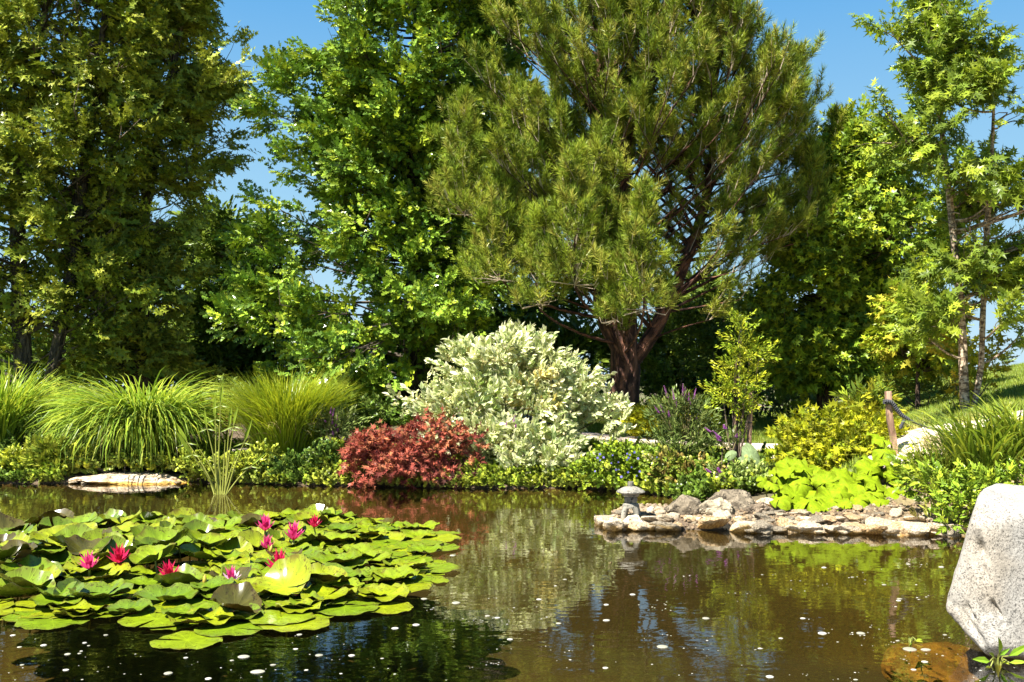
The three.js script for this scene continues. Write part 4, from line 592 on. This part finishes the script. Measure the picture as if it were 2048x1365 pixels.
// ---------------------------------------------------------------- big round leaves
const padTex = tex(512, (u, v) => { const x = u - .5, y = v - .5, r = Math.hypot(x, y) * 2, a = Math.atan2(y, x); let vein = 0; for (let k = 0; k < 14; k++) { let da = Math.abs(((a - k / 14 * 6.283 + .25 * Math.sin(r * 7 + k) * r * .3 + 9.425) % 6.283) - 3.1416); vein = Math.max(vein, 1 - sstep(.004, .018, da * r)); if (r > .5) vein = Math.max(vein, .7 * (1 - sstep(.004, .014, Math.abs(da - (r - .5) * .3) * r))); } const n = fbm(x * 9 + 3, y * 9, 1, 4), sp = sstep(.7, .76, fbm(x * 34, y * 34, 5, 3)) * sstep(.3, .8, r + n * .4), ed = sstep(.62, .74, fbm(x * 7 + 30, y * 7, 6, 4)) * sstep(.75, 1, r); const k = .86 + .22 * (n - .5) + .12 * vein, b = clamp(sp * .8 + ed * .8, 0, 1); return [lerp(k, .62, b), lerp(k, .5, b), lerp(k, .55, b)]; }, true);
function disc(R, o) { // a round leaf: veined, waved at the rim, notched at the stalk; upper and lower skin
  seed = o.seed; const NR = o.nr ?? 6, NA = o.na ?? 36, top = [], pts = [], ph = [rnd() * 6, rnd() * 6, rnd() * 6], notch = o.notch ?? .16, tilt = rr(0, 6.28);
  const H = (r, a) => (o.cup ?? 0) * r * r + (o.fold ?? 0) * r * r * Math.pow(Math.cos(a - tilt), 2) - (o.roll ?? 0) * r * r * r * Math.max(0, Math.cos(a - tilt)) + Math.pow(r, 4) * (o.ruffle ?? 0) * (Math.sin(a * 5 + ph[0]) * .5 + Math.sin(a * 8 + ph[1]) * .35 + Math.sin(a * 13 + ph[2]) * .25) + .006 * Math.sin(a * 12) * r;
  for (let i = 0; i <= NR; i++) for (let j = 0; j <= NA; j++) { const r = i / NR, a = notch + (2 * Math.PI - 2 * notch) * j / NA, rad = R * r * (1 + .035 * Math.sin(a * 3 + ph[0]) + .02 * Math.sin(a * 9 + ph[1])) * (1 - .1 * Math.pow(Math.max(0, Math.cos(a)), 8)); pts.push(V(Math.cos(a) * rad, H(r, a) * R, Math.sin(a) * rad)); }
  const b = new THREE.BufferGeometry(), pos = [], col = [], idx = [], puv = [], vein = a => Math.pow(Math.abs(Math.cos(a * 6)), 24), n = pts.length;
  for (let s = 0; s < 2; s++) for (let k = 0; k < n; k++) { const p = pts[k], i = Math.floor(k / (NA + 1)), j = k % (NA + 1), a = notch + (2 * Math.PI - 2 * notch) * j / NA, r = i / NR; pos.push(p.x, p.y - s * (o.th ?? .003) * (1 - .6 * r), p.z); puv.push(.5 + .49 * p.x / R, .5 + .49 * p.z / R); const f = 1 + .14 * vein(a) * (1 - r) + .3 * (fbm(p.x * 14 + o.seed, p.z * 14, 0, 3) - .5), rim = Math.pow(r, 8); const c = s ? o.under : o.top, e = o.rim ?? c; col.push(...c.map((x, q) => lerp(x * f, e[q], s ? .3 * rim : rim * (o.rimK ?? .35)))); }
  for (let s = 0; s < 2; s++) for (let i = 0; i < NR; i++) for (let j = 0; j < NA; j++) { const q = s * n + i * (NA + 1) + j, w = NA + 1; s ? idx.push(q, q + w, q + 1, q + 1, q + w, q + w + 1) : idx.push(q, q + 1, q + w, q + 1, q + w + 1, q + w); }
  for (let j = 0; j < NA; j++) { const q = NR * (NA + 1) + j; idx.push(q, q + 1, q + n, q + 1, q + n + 1, q + n); }
  b.setAttribute('position', new THREE.Float32BufferAttribute(pos, 3)); b.setAttribute('color', new THREE.Float32BufferAttribute(col, 3)); b.setAttribute('uv', new THREE.Float32BufferAttribute(puv, 2)); b.setIndex(idx); b.computeVertexNormals(); return b;
}
{
  seed = 700; const base = groundAt(1690, 9.2), T = thing('butterbur_clump', 'clump of big round yellow-green leaves on the bank below the golden maple', 'plant', base), M = mat({ vertexColors: true, map: padTex, roughness: .75, specularIntensity: .2 });
  const gs_ = []; for (let k = 0; k < 6; k++) gs_.push(disc(1, { seed: 710 + k, ruffle: .32, cup: rr(-.3, .15), fold: rr(-.45, .15), roll: rr(0, .4), notch: .1, top: [.215, .31, .006], under: [.16, .24, .009], rim: [.22, .28, .009], th: .01 })); seed = 705;
  const P = [[1580, 945, 30], [1565, 975, 22], [1600, 968, 28], [1590, 992, 30], [1620, 1003, 34], [1560, 998, 20], [1640, 985, 26], [1665, 1000, 34], [1680, 985, 24], [1640, 1012, 28], [1700, 985, 36], [1690, 955, 28], [1720, 968, 30], [1705, 945, 24], [1750, 965, 30], [1770, 955, 28], [1770, 980, 26], [1745, 990, 22], [1735, 1008, 24], [1785, 985, 24], [1800, 1000, 30], [1760, 1000, 20], [1790, 960, 22], [1630, 955, 24], [1650, 965, 24], [1670, 970, 22], [1610, 940, 22], [1740, 940, 26], [1780, 930, 26], [1770, 905, 24], [1765, 880, 20], [1720, 1000, 18], [1655, 1018, 22], [1600, 1010, 20], [1815, 985, 20], [1800, 945, 20], [1580, 1004, 18], [1690, 1010, 14], [1745, 925, 24], [1560, 955, 18], [1545, 970, 16]];
  for (const [px, py, r] of P) for (let q = 0; q < 2; q++) { const d = q ? 9.35 + rr(0, .3) - (py - 960) * .004 : 9.05 - (py - 960) * .0065 + rr(-.08, .08), c = at(px + q * rr(-26, 26), py - q * 8, d).sub(base), R = r / F * d * rr(.95, 1.1) * (q ? .85 : 1), m = part('leaf', pick(gs_), M, T); m.position.copy(c); m.scale.setScalar(R); m.rotation.set(rr(.1, .95), rr(-1.3, 1.3) - 1.57, rr(-.45, .45)); m.rotation.order = 'ZXY'; part('leaf_stalk', tube([V(c.x * .9, Math.min(c.y, gh(base.x + c.x, base.z + c.z) - base.y - .02), c.z - .12), V(c.x * .97, c.y - .05, c.z - .05), c], [.007, .006, .004], 5, 4), STEM2, T); }
  const tb = groundAt(1492, 10.7), TT = thing('taro_plant', 'pair of large grey-green arrow leaves at the foot of the stake', 'plant', tb);
  for (const [px, py, r, rx, ry] of [[1503, 912, 24, 1.15, -1.3], [1488, 940, 26, 1.2, -1.8], [1462, 910, 13, .9, -2.4]]) { const c = at(px, py, 10.7).sub(tb), m = part('leaf', disc(1, { seed: px, ruffle: .08, cup: -.1, fold: -.15, notch: .2, top: [.2, .27, .12], under: [.15, .22, .08], th: .01 }), M, TT); m.position.copy(c); m.scale.set(r / F * 10.7 * 1.15, r / F * 10.7, r / F * 10.7 * .72); m.rotation.order = 'ZXY'; m.rotation.set(rx, ry, 0); part('leaf_stalk', tube([V(0, 0, 0), V(c.x * .5, c.y * .55, 0), c], [.01, .009, .006], 6, 5), STEM2, TT); }
}
// ---------------------------------------------------------------- water lilies
{
  seed = 800; const T = thing('water_lily_colony', 'wide raft of overlapping glossy lily pads with pink flowers on the left water', 'water lily', V(-1.8, 0, -6.5)), O = T.position;
  const M = mat({ vertexColors: true, map: padTex, bumpMap: padTex, bumpScale: .004, roughness: .7, specularIntensity: .2, clearcoat: .8, clearcoatRoughness: .22 });
  const edge = [[-500, 1060], [-200, 1052], [0, 1058], [100, 1048], [220, 1046], [330, 1044], [430, 1042], [600, 1036], [720, 1036], [790, 1050], [850, 1058], [915, 1072], [905, 1090], [895, 1125], [885, 1150], [850, 1172], [805, 1205], [700, 1238], [560, 1262], [430, 1276], [330, 1262], [240, 1252], [100, 1246], [0, 1244], [-400, 1250]].map(([x, y]) => onWater(x, y)), poly = edge.map(p => [p.x, p.z]);
  const sd = (x, z) => { let d = 1e9, ins = false; for (let i = 0; i < poly.length; i++) { const [ax, az] = poly[i], [bx, bz] = poly[(i + 1) % poly.length], ex = bx - ax, ez = bz - az, t = clamp(((x - ax) * ex + (z - az) * ez) / (ex * ex + ez * ez), 0, 1); d = Math.min(d, Math.hypot(x - ax - ex * t, z - az - ez * t)); if ((az > z) !== (bz > z) && x < ax + (z - az) / (bz - az) * ex) ins = !ins; } return ins ? d : -d; };
  const TOP = [[.22, .30, .004], [.17, .26, .005], [.27, .32, .004], [.12, .2, .005]], UND = [[.09, .115, .004], [.065, .1, .005], [.12, .09, .008]];
  const flat = [], wavy = [], cup = [], bronze = [];
  for (let k = 0; k < 6; k++) flat.push(disc(1, { seed: 820 + k, ruffle: .035, cup: .01, notch: .1, top: TOP[k % 3], under: pick(UND), rim: [.2, .21, .03], th: .014, nr: 5, na: 40 }));
  for (let k = 0; k < 7; k++) wavy.push(disc(1, { seed: 830 + k, ruffle: .12, cup: rr(.1, .22), fold: rr(0, .15), notch: .12, top: TOP[k % 4], under: pick(UND), rim: [.16, .15, .02], th: .014, nr: 5, na: 40 }));
  for (let k = 0; k < 8; k++) cup.push(disc(1, { seed: 840 + k, ruffle: .1, cup: rr(.14, .34), fold: rr(.05, .35), roll: rr(-.2, .3), notch: .1, top: TOP[k % 4], under: pick(UND), rim: [.15, .12, .02], th: .014, nr: 5, na: 40 }));
  for (let k = 0; k < 2; k++) bronze.push(disc(1, { seed: 850 + k, ruffle: .12, cup: .2, fold: .4, notch: .14, top: [.075, .07, .008], under: [.1, .05, .01], rim: [.1, .05, .01], th: .014, nr: 5, na: 40 }));
  const placed = []; let stalks = [];
  const pad = (x, z, R, h, tx, tz, g) => { const m = part('lily_pad', g, M, T); m.position.set(x - O.x, h - O.y, z - O.z); m.scale.setScalar(R); m.rotation.order = 'YXZ'; m.rotation.set(tx, rnd() * 6.283, tz); const yaw = m.rotation.y; if (tx || tz) { const q = new THREE.Quaternion().setFromEuler(new THREE.Euler(tx, 0, tz)).multiply(new THREE.Quaternion().setFromAxisAngle(V(0, 1, 0), yaw)); m.quaternion.copy(q); } placed.push([x, z, R]); if (h > .06) stalks.push(tube([V(x - O.x, -.3, z - O.z), V(x - O.x + .02, h * .3, z - O.z), V(x - O.x, h - .006, z - O.z)], [.006, .006, .005], 5, 3)); return m; };
  // pads of the near rim, as they lie
  for (const [px, py, w, v] of [[374, 1284, 140, 0], [466, 1260, 148, 1], [590, 1253, 138, 2], [312, 1246, 142, 3], [105, 1246, 140, 4], [40, 1226, 150, 5], [215, 1232, 92, 0], [690, 1222, 140, 1], [768, 1218, 118, 2], [702, 1197, 126, 3], [810, 1180, 108, 5], [862, 1142, 112, 4], [858, 1164, 80, 0], [872, 1098, 100, 1], [880, 1080, 84, 2], [840, 1073, 80, 3], [735, 1172, 120, 4], [760, 1138, 120, 0], [900, 1070, 44, 1], [-60, 1236, 150, 2], [810, 1115, 110, 5], [640, 1228, 120, 3], [540, 1228, 125, 5]]) { const p = onWater(px, py), R = w / 2 / F * -p.z; pad(p.x, p.z, R, .006 + placed.length % 4 * .004, rr(-.02, .02), rr(-.02, .02), flat[v]); }
  for (let i = 0, n = 0; i < 14000 && n < 272; i++) {
    const x = rr(-4.6, -.3), z = -4.6 - 5.6 * Math.pow(rnd(), 1.25), s = sd(x, z); if (s < .06) continue; const px = 1024 + x / -z * F; if (px < -90) continue;
    const inn = sstep(.2, 1.1, s) * sstep(-5.2, -6.0, z), R = rr(.115, .18) * (s < .3 ? .9 : 1), md = R * lerp(.95, .78, inn) * (1 + .1 * rnd()); let ok = true; for (const [a, b, q] of placed) if (Math.hypot(a - x, b - z) < (md + q * .55) * .56) { ok = false; break; } if (!ok) continue;
    const wild = inn * sstep(.2, -.5, x - z * -.0 + 1.75), mild = inn * (1 - wild);
    if (rnd() < wild * .85) pad(x, z, R * rr(.9, 1.1), rr(.03, .15) * wild, rr(-.12, .34), rr(-.3, .25), rnd() < .12 ? pick(bronze) : pick(cup));
    else if (rnd() < .45 + mild * .5) pad(x, z, R, rr(.015, .045), rr(-.05, .1), rr(-.08, .08), rnd() < .05 ? pick(bronze) : pick(rnd() < .7 ? wavy : cup));
    else pad(x, z, R, .008 + rnd() * .02, rr(-.04, .08), rr(-.05, .05), pick(rnd() < .6 ? flat : wavy)); n++;
  }
  { const p = onWater(570, 1200); pad(p.x, p.z, .17, .07, .4, .15, cup[2]); const q = onWater(470, 1232); pad(q.x, q.z, .14, .04, .15, -.3, bronze[0]); const w = onWater(30, 1165); pad(w.x, w.z, .15, .12, .4, .3, bronze[1]); }
  { // smaller pads lying low between the others
    const low = [], eu = new THREE.Euler(), q = new THREE.Quaternion(); for (let i = 0, n = 0; i < 9000 && n < 330; i++) {
      const x = rr(-4.6, -.35), z = rr(-10, -4.7), s = sd(x, z); if (s < .1 || 1024 + x / -z * F < -60) continue; let near = 9; for (const [a, b, r] of placed) near = Math.min(near, Math.hypot(a - x, b - z) / r); if (near < .62) continue;
      const R = rr(.11, .17); placed.push([x, z, R]); q.setFromEuler(eu.set(rr(-.03, .05), rnd() * 6.283, rr(-.04, .04))); low.push(pick(rnd() < .75 ? flat : wavy).clone().applyMatrix4(m4.compose(V(x - O.x, rr(.003, .03), z - O.z), q, V(R, R, R)))); n++;
    }
    part('low_pads', mergeGeometries(low), M, T, 'stuff');
  }
  part('stalks', mergeGeometries(stalks), STEM2, T, 'stuff');
  // flowers
  const petal = (L, w, lift, c0, c1) => { const b = new Buf(), N = 4, row = t => { const ww = w * Math.sin(Math.PI * Math.pow(t * .92 + .05, .8)) * .5, y = lift * t * t * L + .02 * t, z = t * L; return [V(-ww, y + ww * .35, z), V(0, y, z), V(ww, y + ww * .35, z)]; }; let a = row(0); for (let i = 1; i <= N; i++) { const r = row(i / N), k0 = (i - 1) / N, k1 = i / N, m = k => c0.map((x, q) => lerp(x, c1[q], k)); for (let s = 0; s < 2; s++) { b.tri(a[s], r[s], a[s + 1], V(0, 1, 0), m(k0), m(k1), m(k0)); b.tri(a[s + 1], r[s], r[s + 1], V(0, 1, 0), m(k0), m(k1), m(k1)); } a = r; } return b.geo(); };
  const PET = leafMat({ color: rgb(1, 1, 1), transmission: .35, clearcoat: .2 });
  const sets = [[[.5, .008, .06], [.62, .015, .09]], [[.55, .015, .13], [.74, .06, .26]], [[.62, .25, .45], [.85, .6, .75]]].map(([a, b]) => [petal(.056, .022, .35, a, b), petal(.05, .02, .75, a, b), petal(.04, .016, 1.3, a, b)]);
  const YS = mat({ color: rgb(.75, .3, .03) });
  const flower = (px, py, s, kind, h = .07) => { h -= .018; const d0 = dWater(py + 8), d = d0 * (EYE - h) / EYE, p = at(px, py + 6, d), G = new THREE.Group(); G.name = 'flower'; G.position.copy(p).sub(O); G.scale.setScalar(s *= 1.3); G.rotation.set(rr(.05, .3), rnd() * 6, rr(-.15, .15)); T.add(G); G.userData.label = ['deep magenta open lily flower', 'bright pink open lily flower', 'pink lily flower with white outer petals'][kind];
    [[9, 0, .15], [8, 1, .5], [7, 2, .95]].forEach(([n, ring, tl]) => { for (let k = 0; k < n; k++) { const m = part('petal', sets[ring == 0 ? kind : Math.min(kind, 1)][ring], PET, G); m.rotation.order = 'YXZ'; m.rotation.set(-tl * rr(.8, 1.15), k / n * 6.283 + ring * .4 + rr(-.1, .1), 0); m.position.y = ring * .004; } });
    const st = []; for (let k = 0; k < 12; k++) { const a = k * .5236, e = V(Math.cos(a) * .011, .024, Math.sin(a) * .011); st.push(tube([V(0, .002, 0), e.clone().multiplyScalar(.5), e], [.002, .0015], 4, 2)); } part('stamens', mergeGeometries(st), YS, G); part('flower_stalk', tube([V(0, -h / s - .02, 0), V(.01, -h / s * .5, 0), V(0, 0, 0)], [.006, .006], 5, 3), STEM2, G); };
  [[178, 1134, 1, 1, .1], [238, 1121, 1.1, 0, .11], [341, 1154, 1.05, 0, .07], [463, 1161, .9, 2, .05], [559, 1141, 1.3, 0, .08], [530, 1057, 1.15, 1, .12], [587, 1076, 1.25, 1, .09], [533, 1093, .9, 1, .06], [628, 1050, .9, 0, .13]].forEach(a => flower(...a));
  for (const [px, py, h, c0] of [[409, 1160, .09, [.5, .33, .04]], [670, 1158, .08, [.5, .22, .12]], [542, 1098, .07, [.45, .3, .05]], [433, 1080, .13, [.4, .12, .08]]]) { const d = dWater(py + 10) * (EYE - h * .5) / EYE, p = at(px, py, d).sub(O), pr = [[0, -.028], [.008, -.024], [.012, -.008], [.0105, .006], [.006, .02], [0, .031]].map(([r, y]) => new THREE.Vector2(r, y)); const g = colored(new THREE.LatheGeometry(pr, 12), (x, y) => y < 0 ? c0.map(v => v * .8) : c0), G = part('flower_bud', g, mat({ vertexColors: true, roughness: .6 }), T); G.position.copy(p); G.rotation.z = rr(-.2, .2); }
}
// floating specks of foam, thin domes on the water
{
  seed = 900; const g = new THREE.SphereGeometry(1, 12, 6, 0, Math.PI * 2, 0, Math.PI / 2), l = [], add = (px, py, w, k = .3) => { const p = onWater(px, py); if (pondDist(p.x, p.z) > -.04) return; const s = w * .33 / F * -p.z; m4.compose(V(p.x, .001, p.z), new THREE.Quaternion().setFromAxisAngle(V(0, 1, 0), rr(-.3, .3)), V(s, Math.min(.006, s * .25), s * rr(.7, 1.1) * k / .3)); l.push({ m: m4.clone(), c: tint([[.5, .48, .4], [.32, .31, .23]], .15) }); };
  for (let i = 0; i < 120; i++) { const px = rr(830, 2040), py = rr(1095, 1365); if (rnd() > sstep(1080, 1230, py)) continue; add(px, py, rnd() < .7 ? rr(3, 9) : rr(9, 19)); const m = Math.floor(rnd() * 5); for (let k = 0; k < m; k++) add(px + gs() * 40, py + gs() * 7, rr(1.5, 6)); }
  for (let i = 0; i < 60; i++) add(rr(0, 850), rr(1268, 1362), rnd() < .7 ? rr(2.5, 7) : rr(8, 20));
  for (const [x, y, w] of [[905, 1112, 18], [848, 1199, 20], [912, 1207, 26], [1213, 1242, 22], [1130, 1160, 12], [1078, 1200, 16], [975, 1233, 16], [1020, 1280, 18], [832, 1251, 22], [790, 1258, 22], [487, 1315, 36], [515, 1345, 44], [336, 1348, 26], [638, 1312, 24], [1325, 1295, 34], [1412, 1238, 22], [1645, 1268, 26], [1722, 1268, 26], [1540, 1355, 24], [1820, 1300, 40], [1852, 1301, 30], [1850, 1325, 20], [1562, 1278, 14], [25, 1272, 16], [1606, 1238, 16]]) add(x, y, w);
  tag(scatter('foam', g, mat({ roughness: .5, transmission: .2 }), l, scene), 'white specks of foam floating on the brown water', null, null, 'stuff');
}
// small bog plants beside the boulder
{
  const bog = (px, py, label, leaves, name = 'bog_plant') => { const p = onWater(px, py), T = thing(name, label, 'plant', p); leaves.forEach(([dx, dy, L, up]) => { const b = new Buf(), s = -p.z / F, e = V(dx * s * .45, -dy * s * .45, rr(0, .05)); leaf(b, e, V(dx * s * .6, -dy * s * .45, .05), V(0, .6, 1), L * s, 'lance', [.23, .29, .03].map(v => v * rr(.8, 1.2)), .18); part('leaf', b.geo(), LEAF, T); part('stalk', tube([V(0, -.05, 0), e.clone().multiplyScalar(.6).add(V(0, .02, 0)), e], [.005, .004, .003], 5, 4), STEM2, T); }); };
  seed = 950; bog(1996, 1330, 'leafy bog plant growing against the foot of the granite boulder', [[-12, -60, 46], [28, -48, 50], [-55, -26, 50], [-22, -32, 40], [-40, 2, 30], [10, -40, 30], [8, -12, 26], [30, -20, 34]]);
  bog(1820, 1285, 'tiny bog plant in the water left of the sunken ochre rock', [[-6, -22, 18], [10, -20, 16], [20, -8, 18], [-14, -8, 16], [4, -14, 14]]);
}
// turf on the slope and the lawn
{
  seed = 970; const b = new Buf(); for (let k = 0; k < 9; k++) { const a = rnd() * 6.28, o = V(gs() * .03, 0, gs() * .03), e = o.clone().add(V(Math.cos(a) * .03, rr(.035, .075), Math.sin(a) * .03)), s = V(Math.sin(a), 0, -Math.cos(a)).multiplyScalar(.004); b.tri(o.clone().add(s), o.clone().sub(s), e, V(0, 1, 0), [1, 1, 1]); }
  const l = [], g = b.geo(); for (let i = 0; i < 150000 && l.length < 60000; i++) { const u = rr(.05, .66), d = rr(8.3, 26) , x = u * d, pd = pondDist(x, -d); if (pd < 1) continue; const pth = false, n2 = fbm(x * .35 + 9, 4, -d * .35, 3), n = fbm(x * 1.1, 1, -d * 1.1, 4), dry = sstep(.47, .6, n2 + .25 * (n - .5)) * sstep(2.6, 4.5, x) * sstep(14, 10.5, d); if (rnd() < dry * .75) continue; const y = gh(x, -d); m4.compose(V(x, y - .005, -d), new THREE.Quaternion().setFromAxisAngle(V(0, 1, 0), rnd() * 6), V(1, rr(.6, 1.2), 1).multiplyScalar(1 + d * .03)); if (onPath(x, -d)) continue; l.push({ m: m4.clone(), c: tint(dry > .4 ? [[.42, .36, .14], [.3, .28, .08]] : [[.22, .26, .03], [.17, .23, .03], [.27, .27, .05]]) }); }
  tag(scatter('grass', g, LEAF, l, scene), 'short turf of the lawn and the slope at right', null, null, 'stuff');
}
renderer.render(scene, camera);
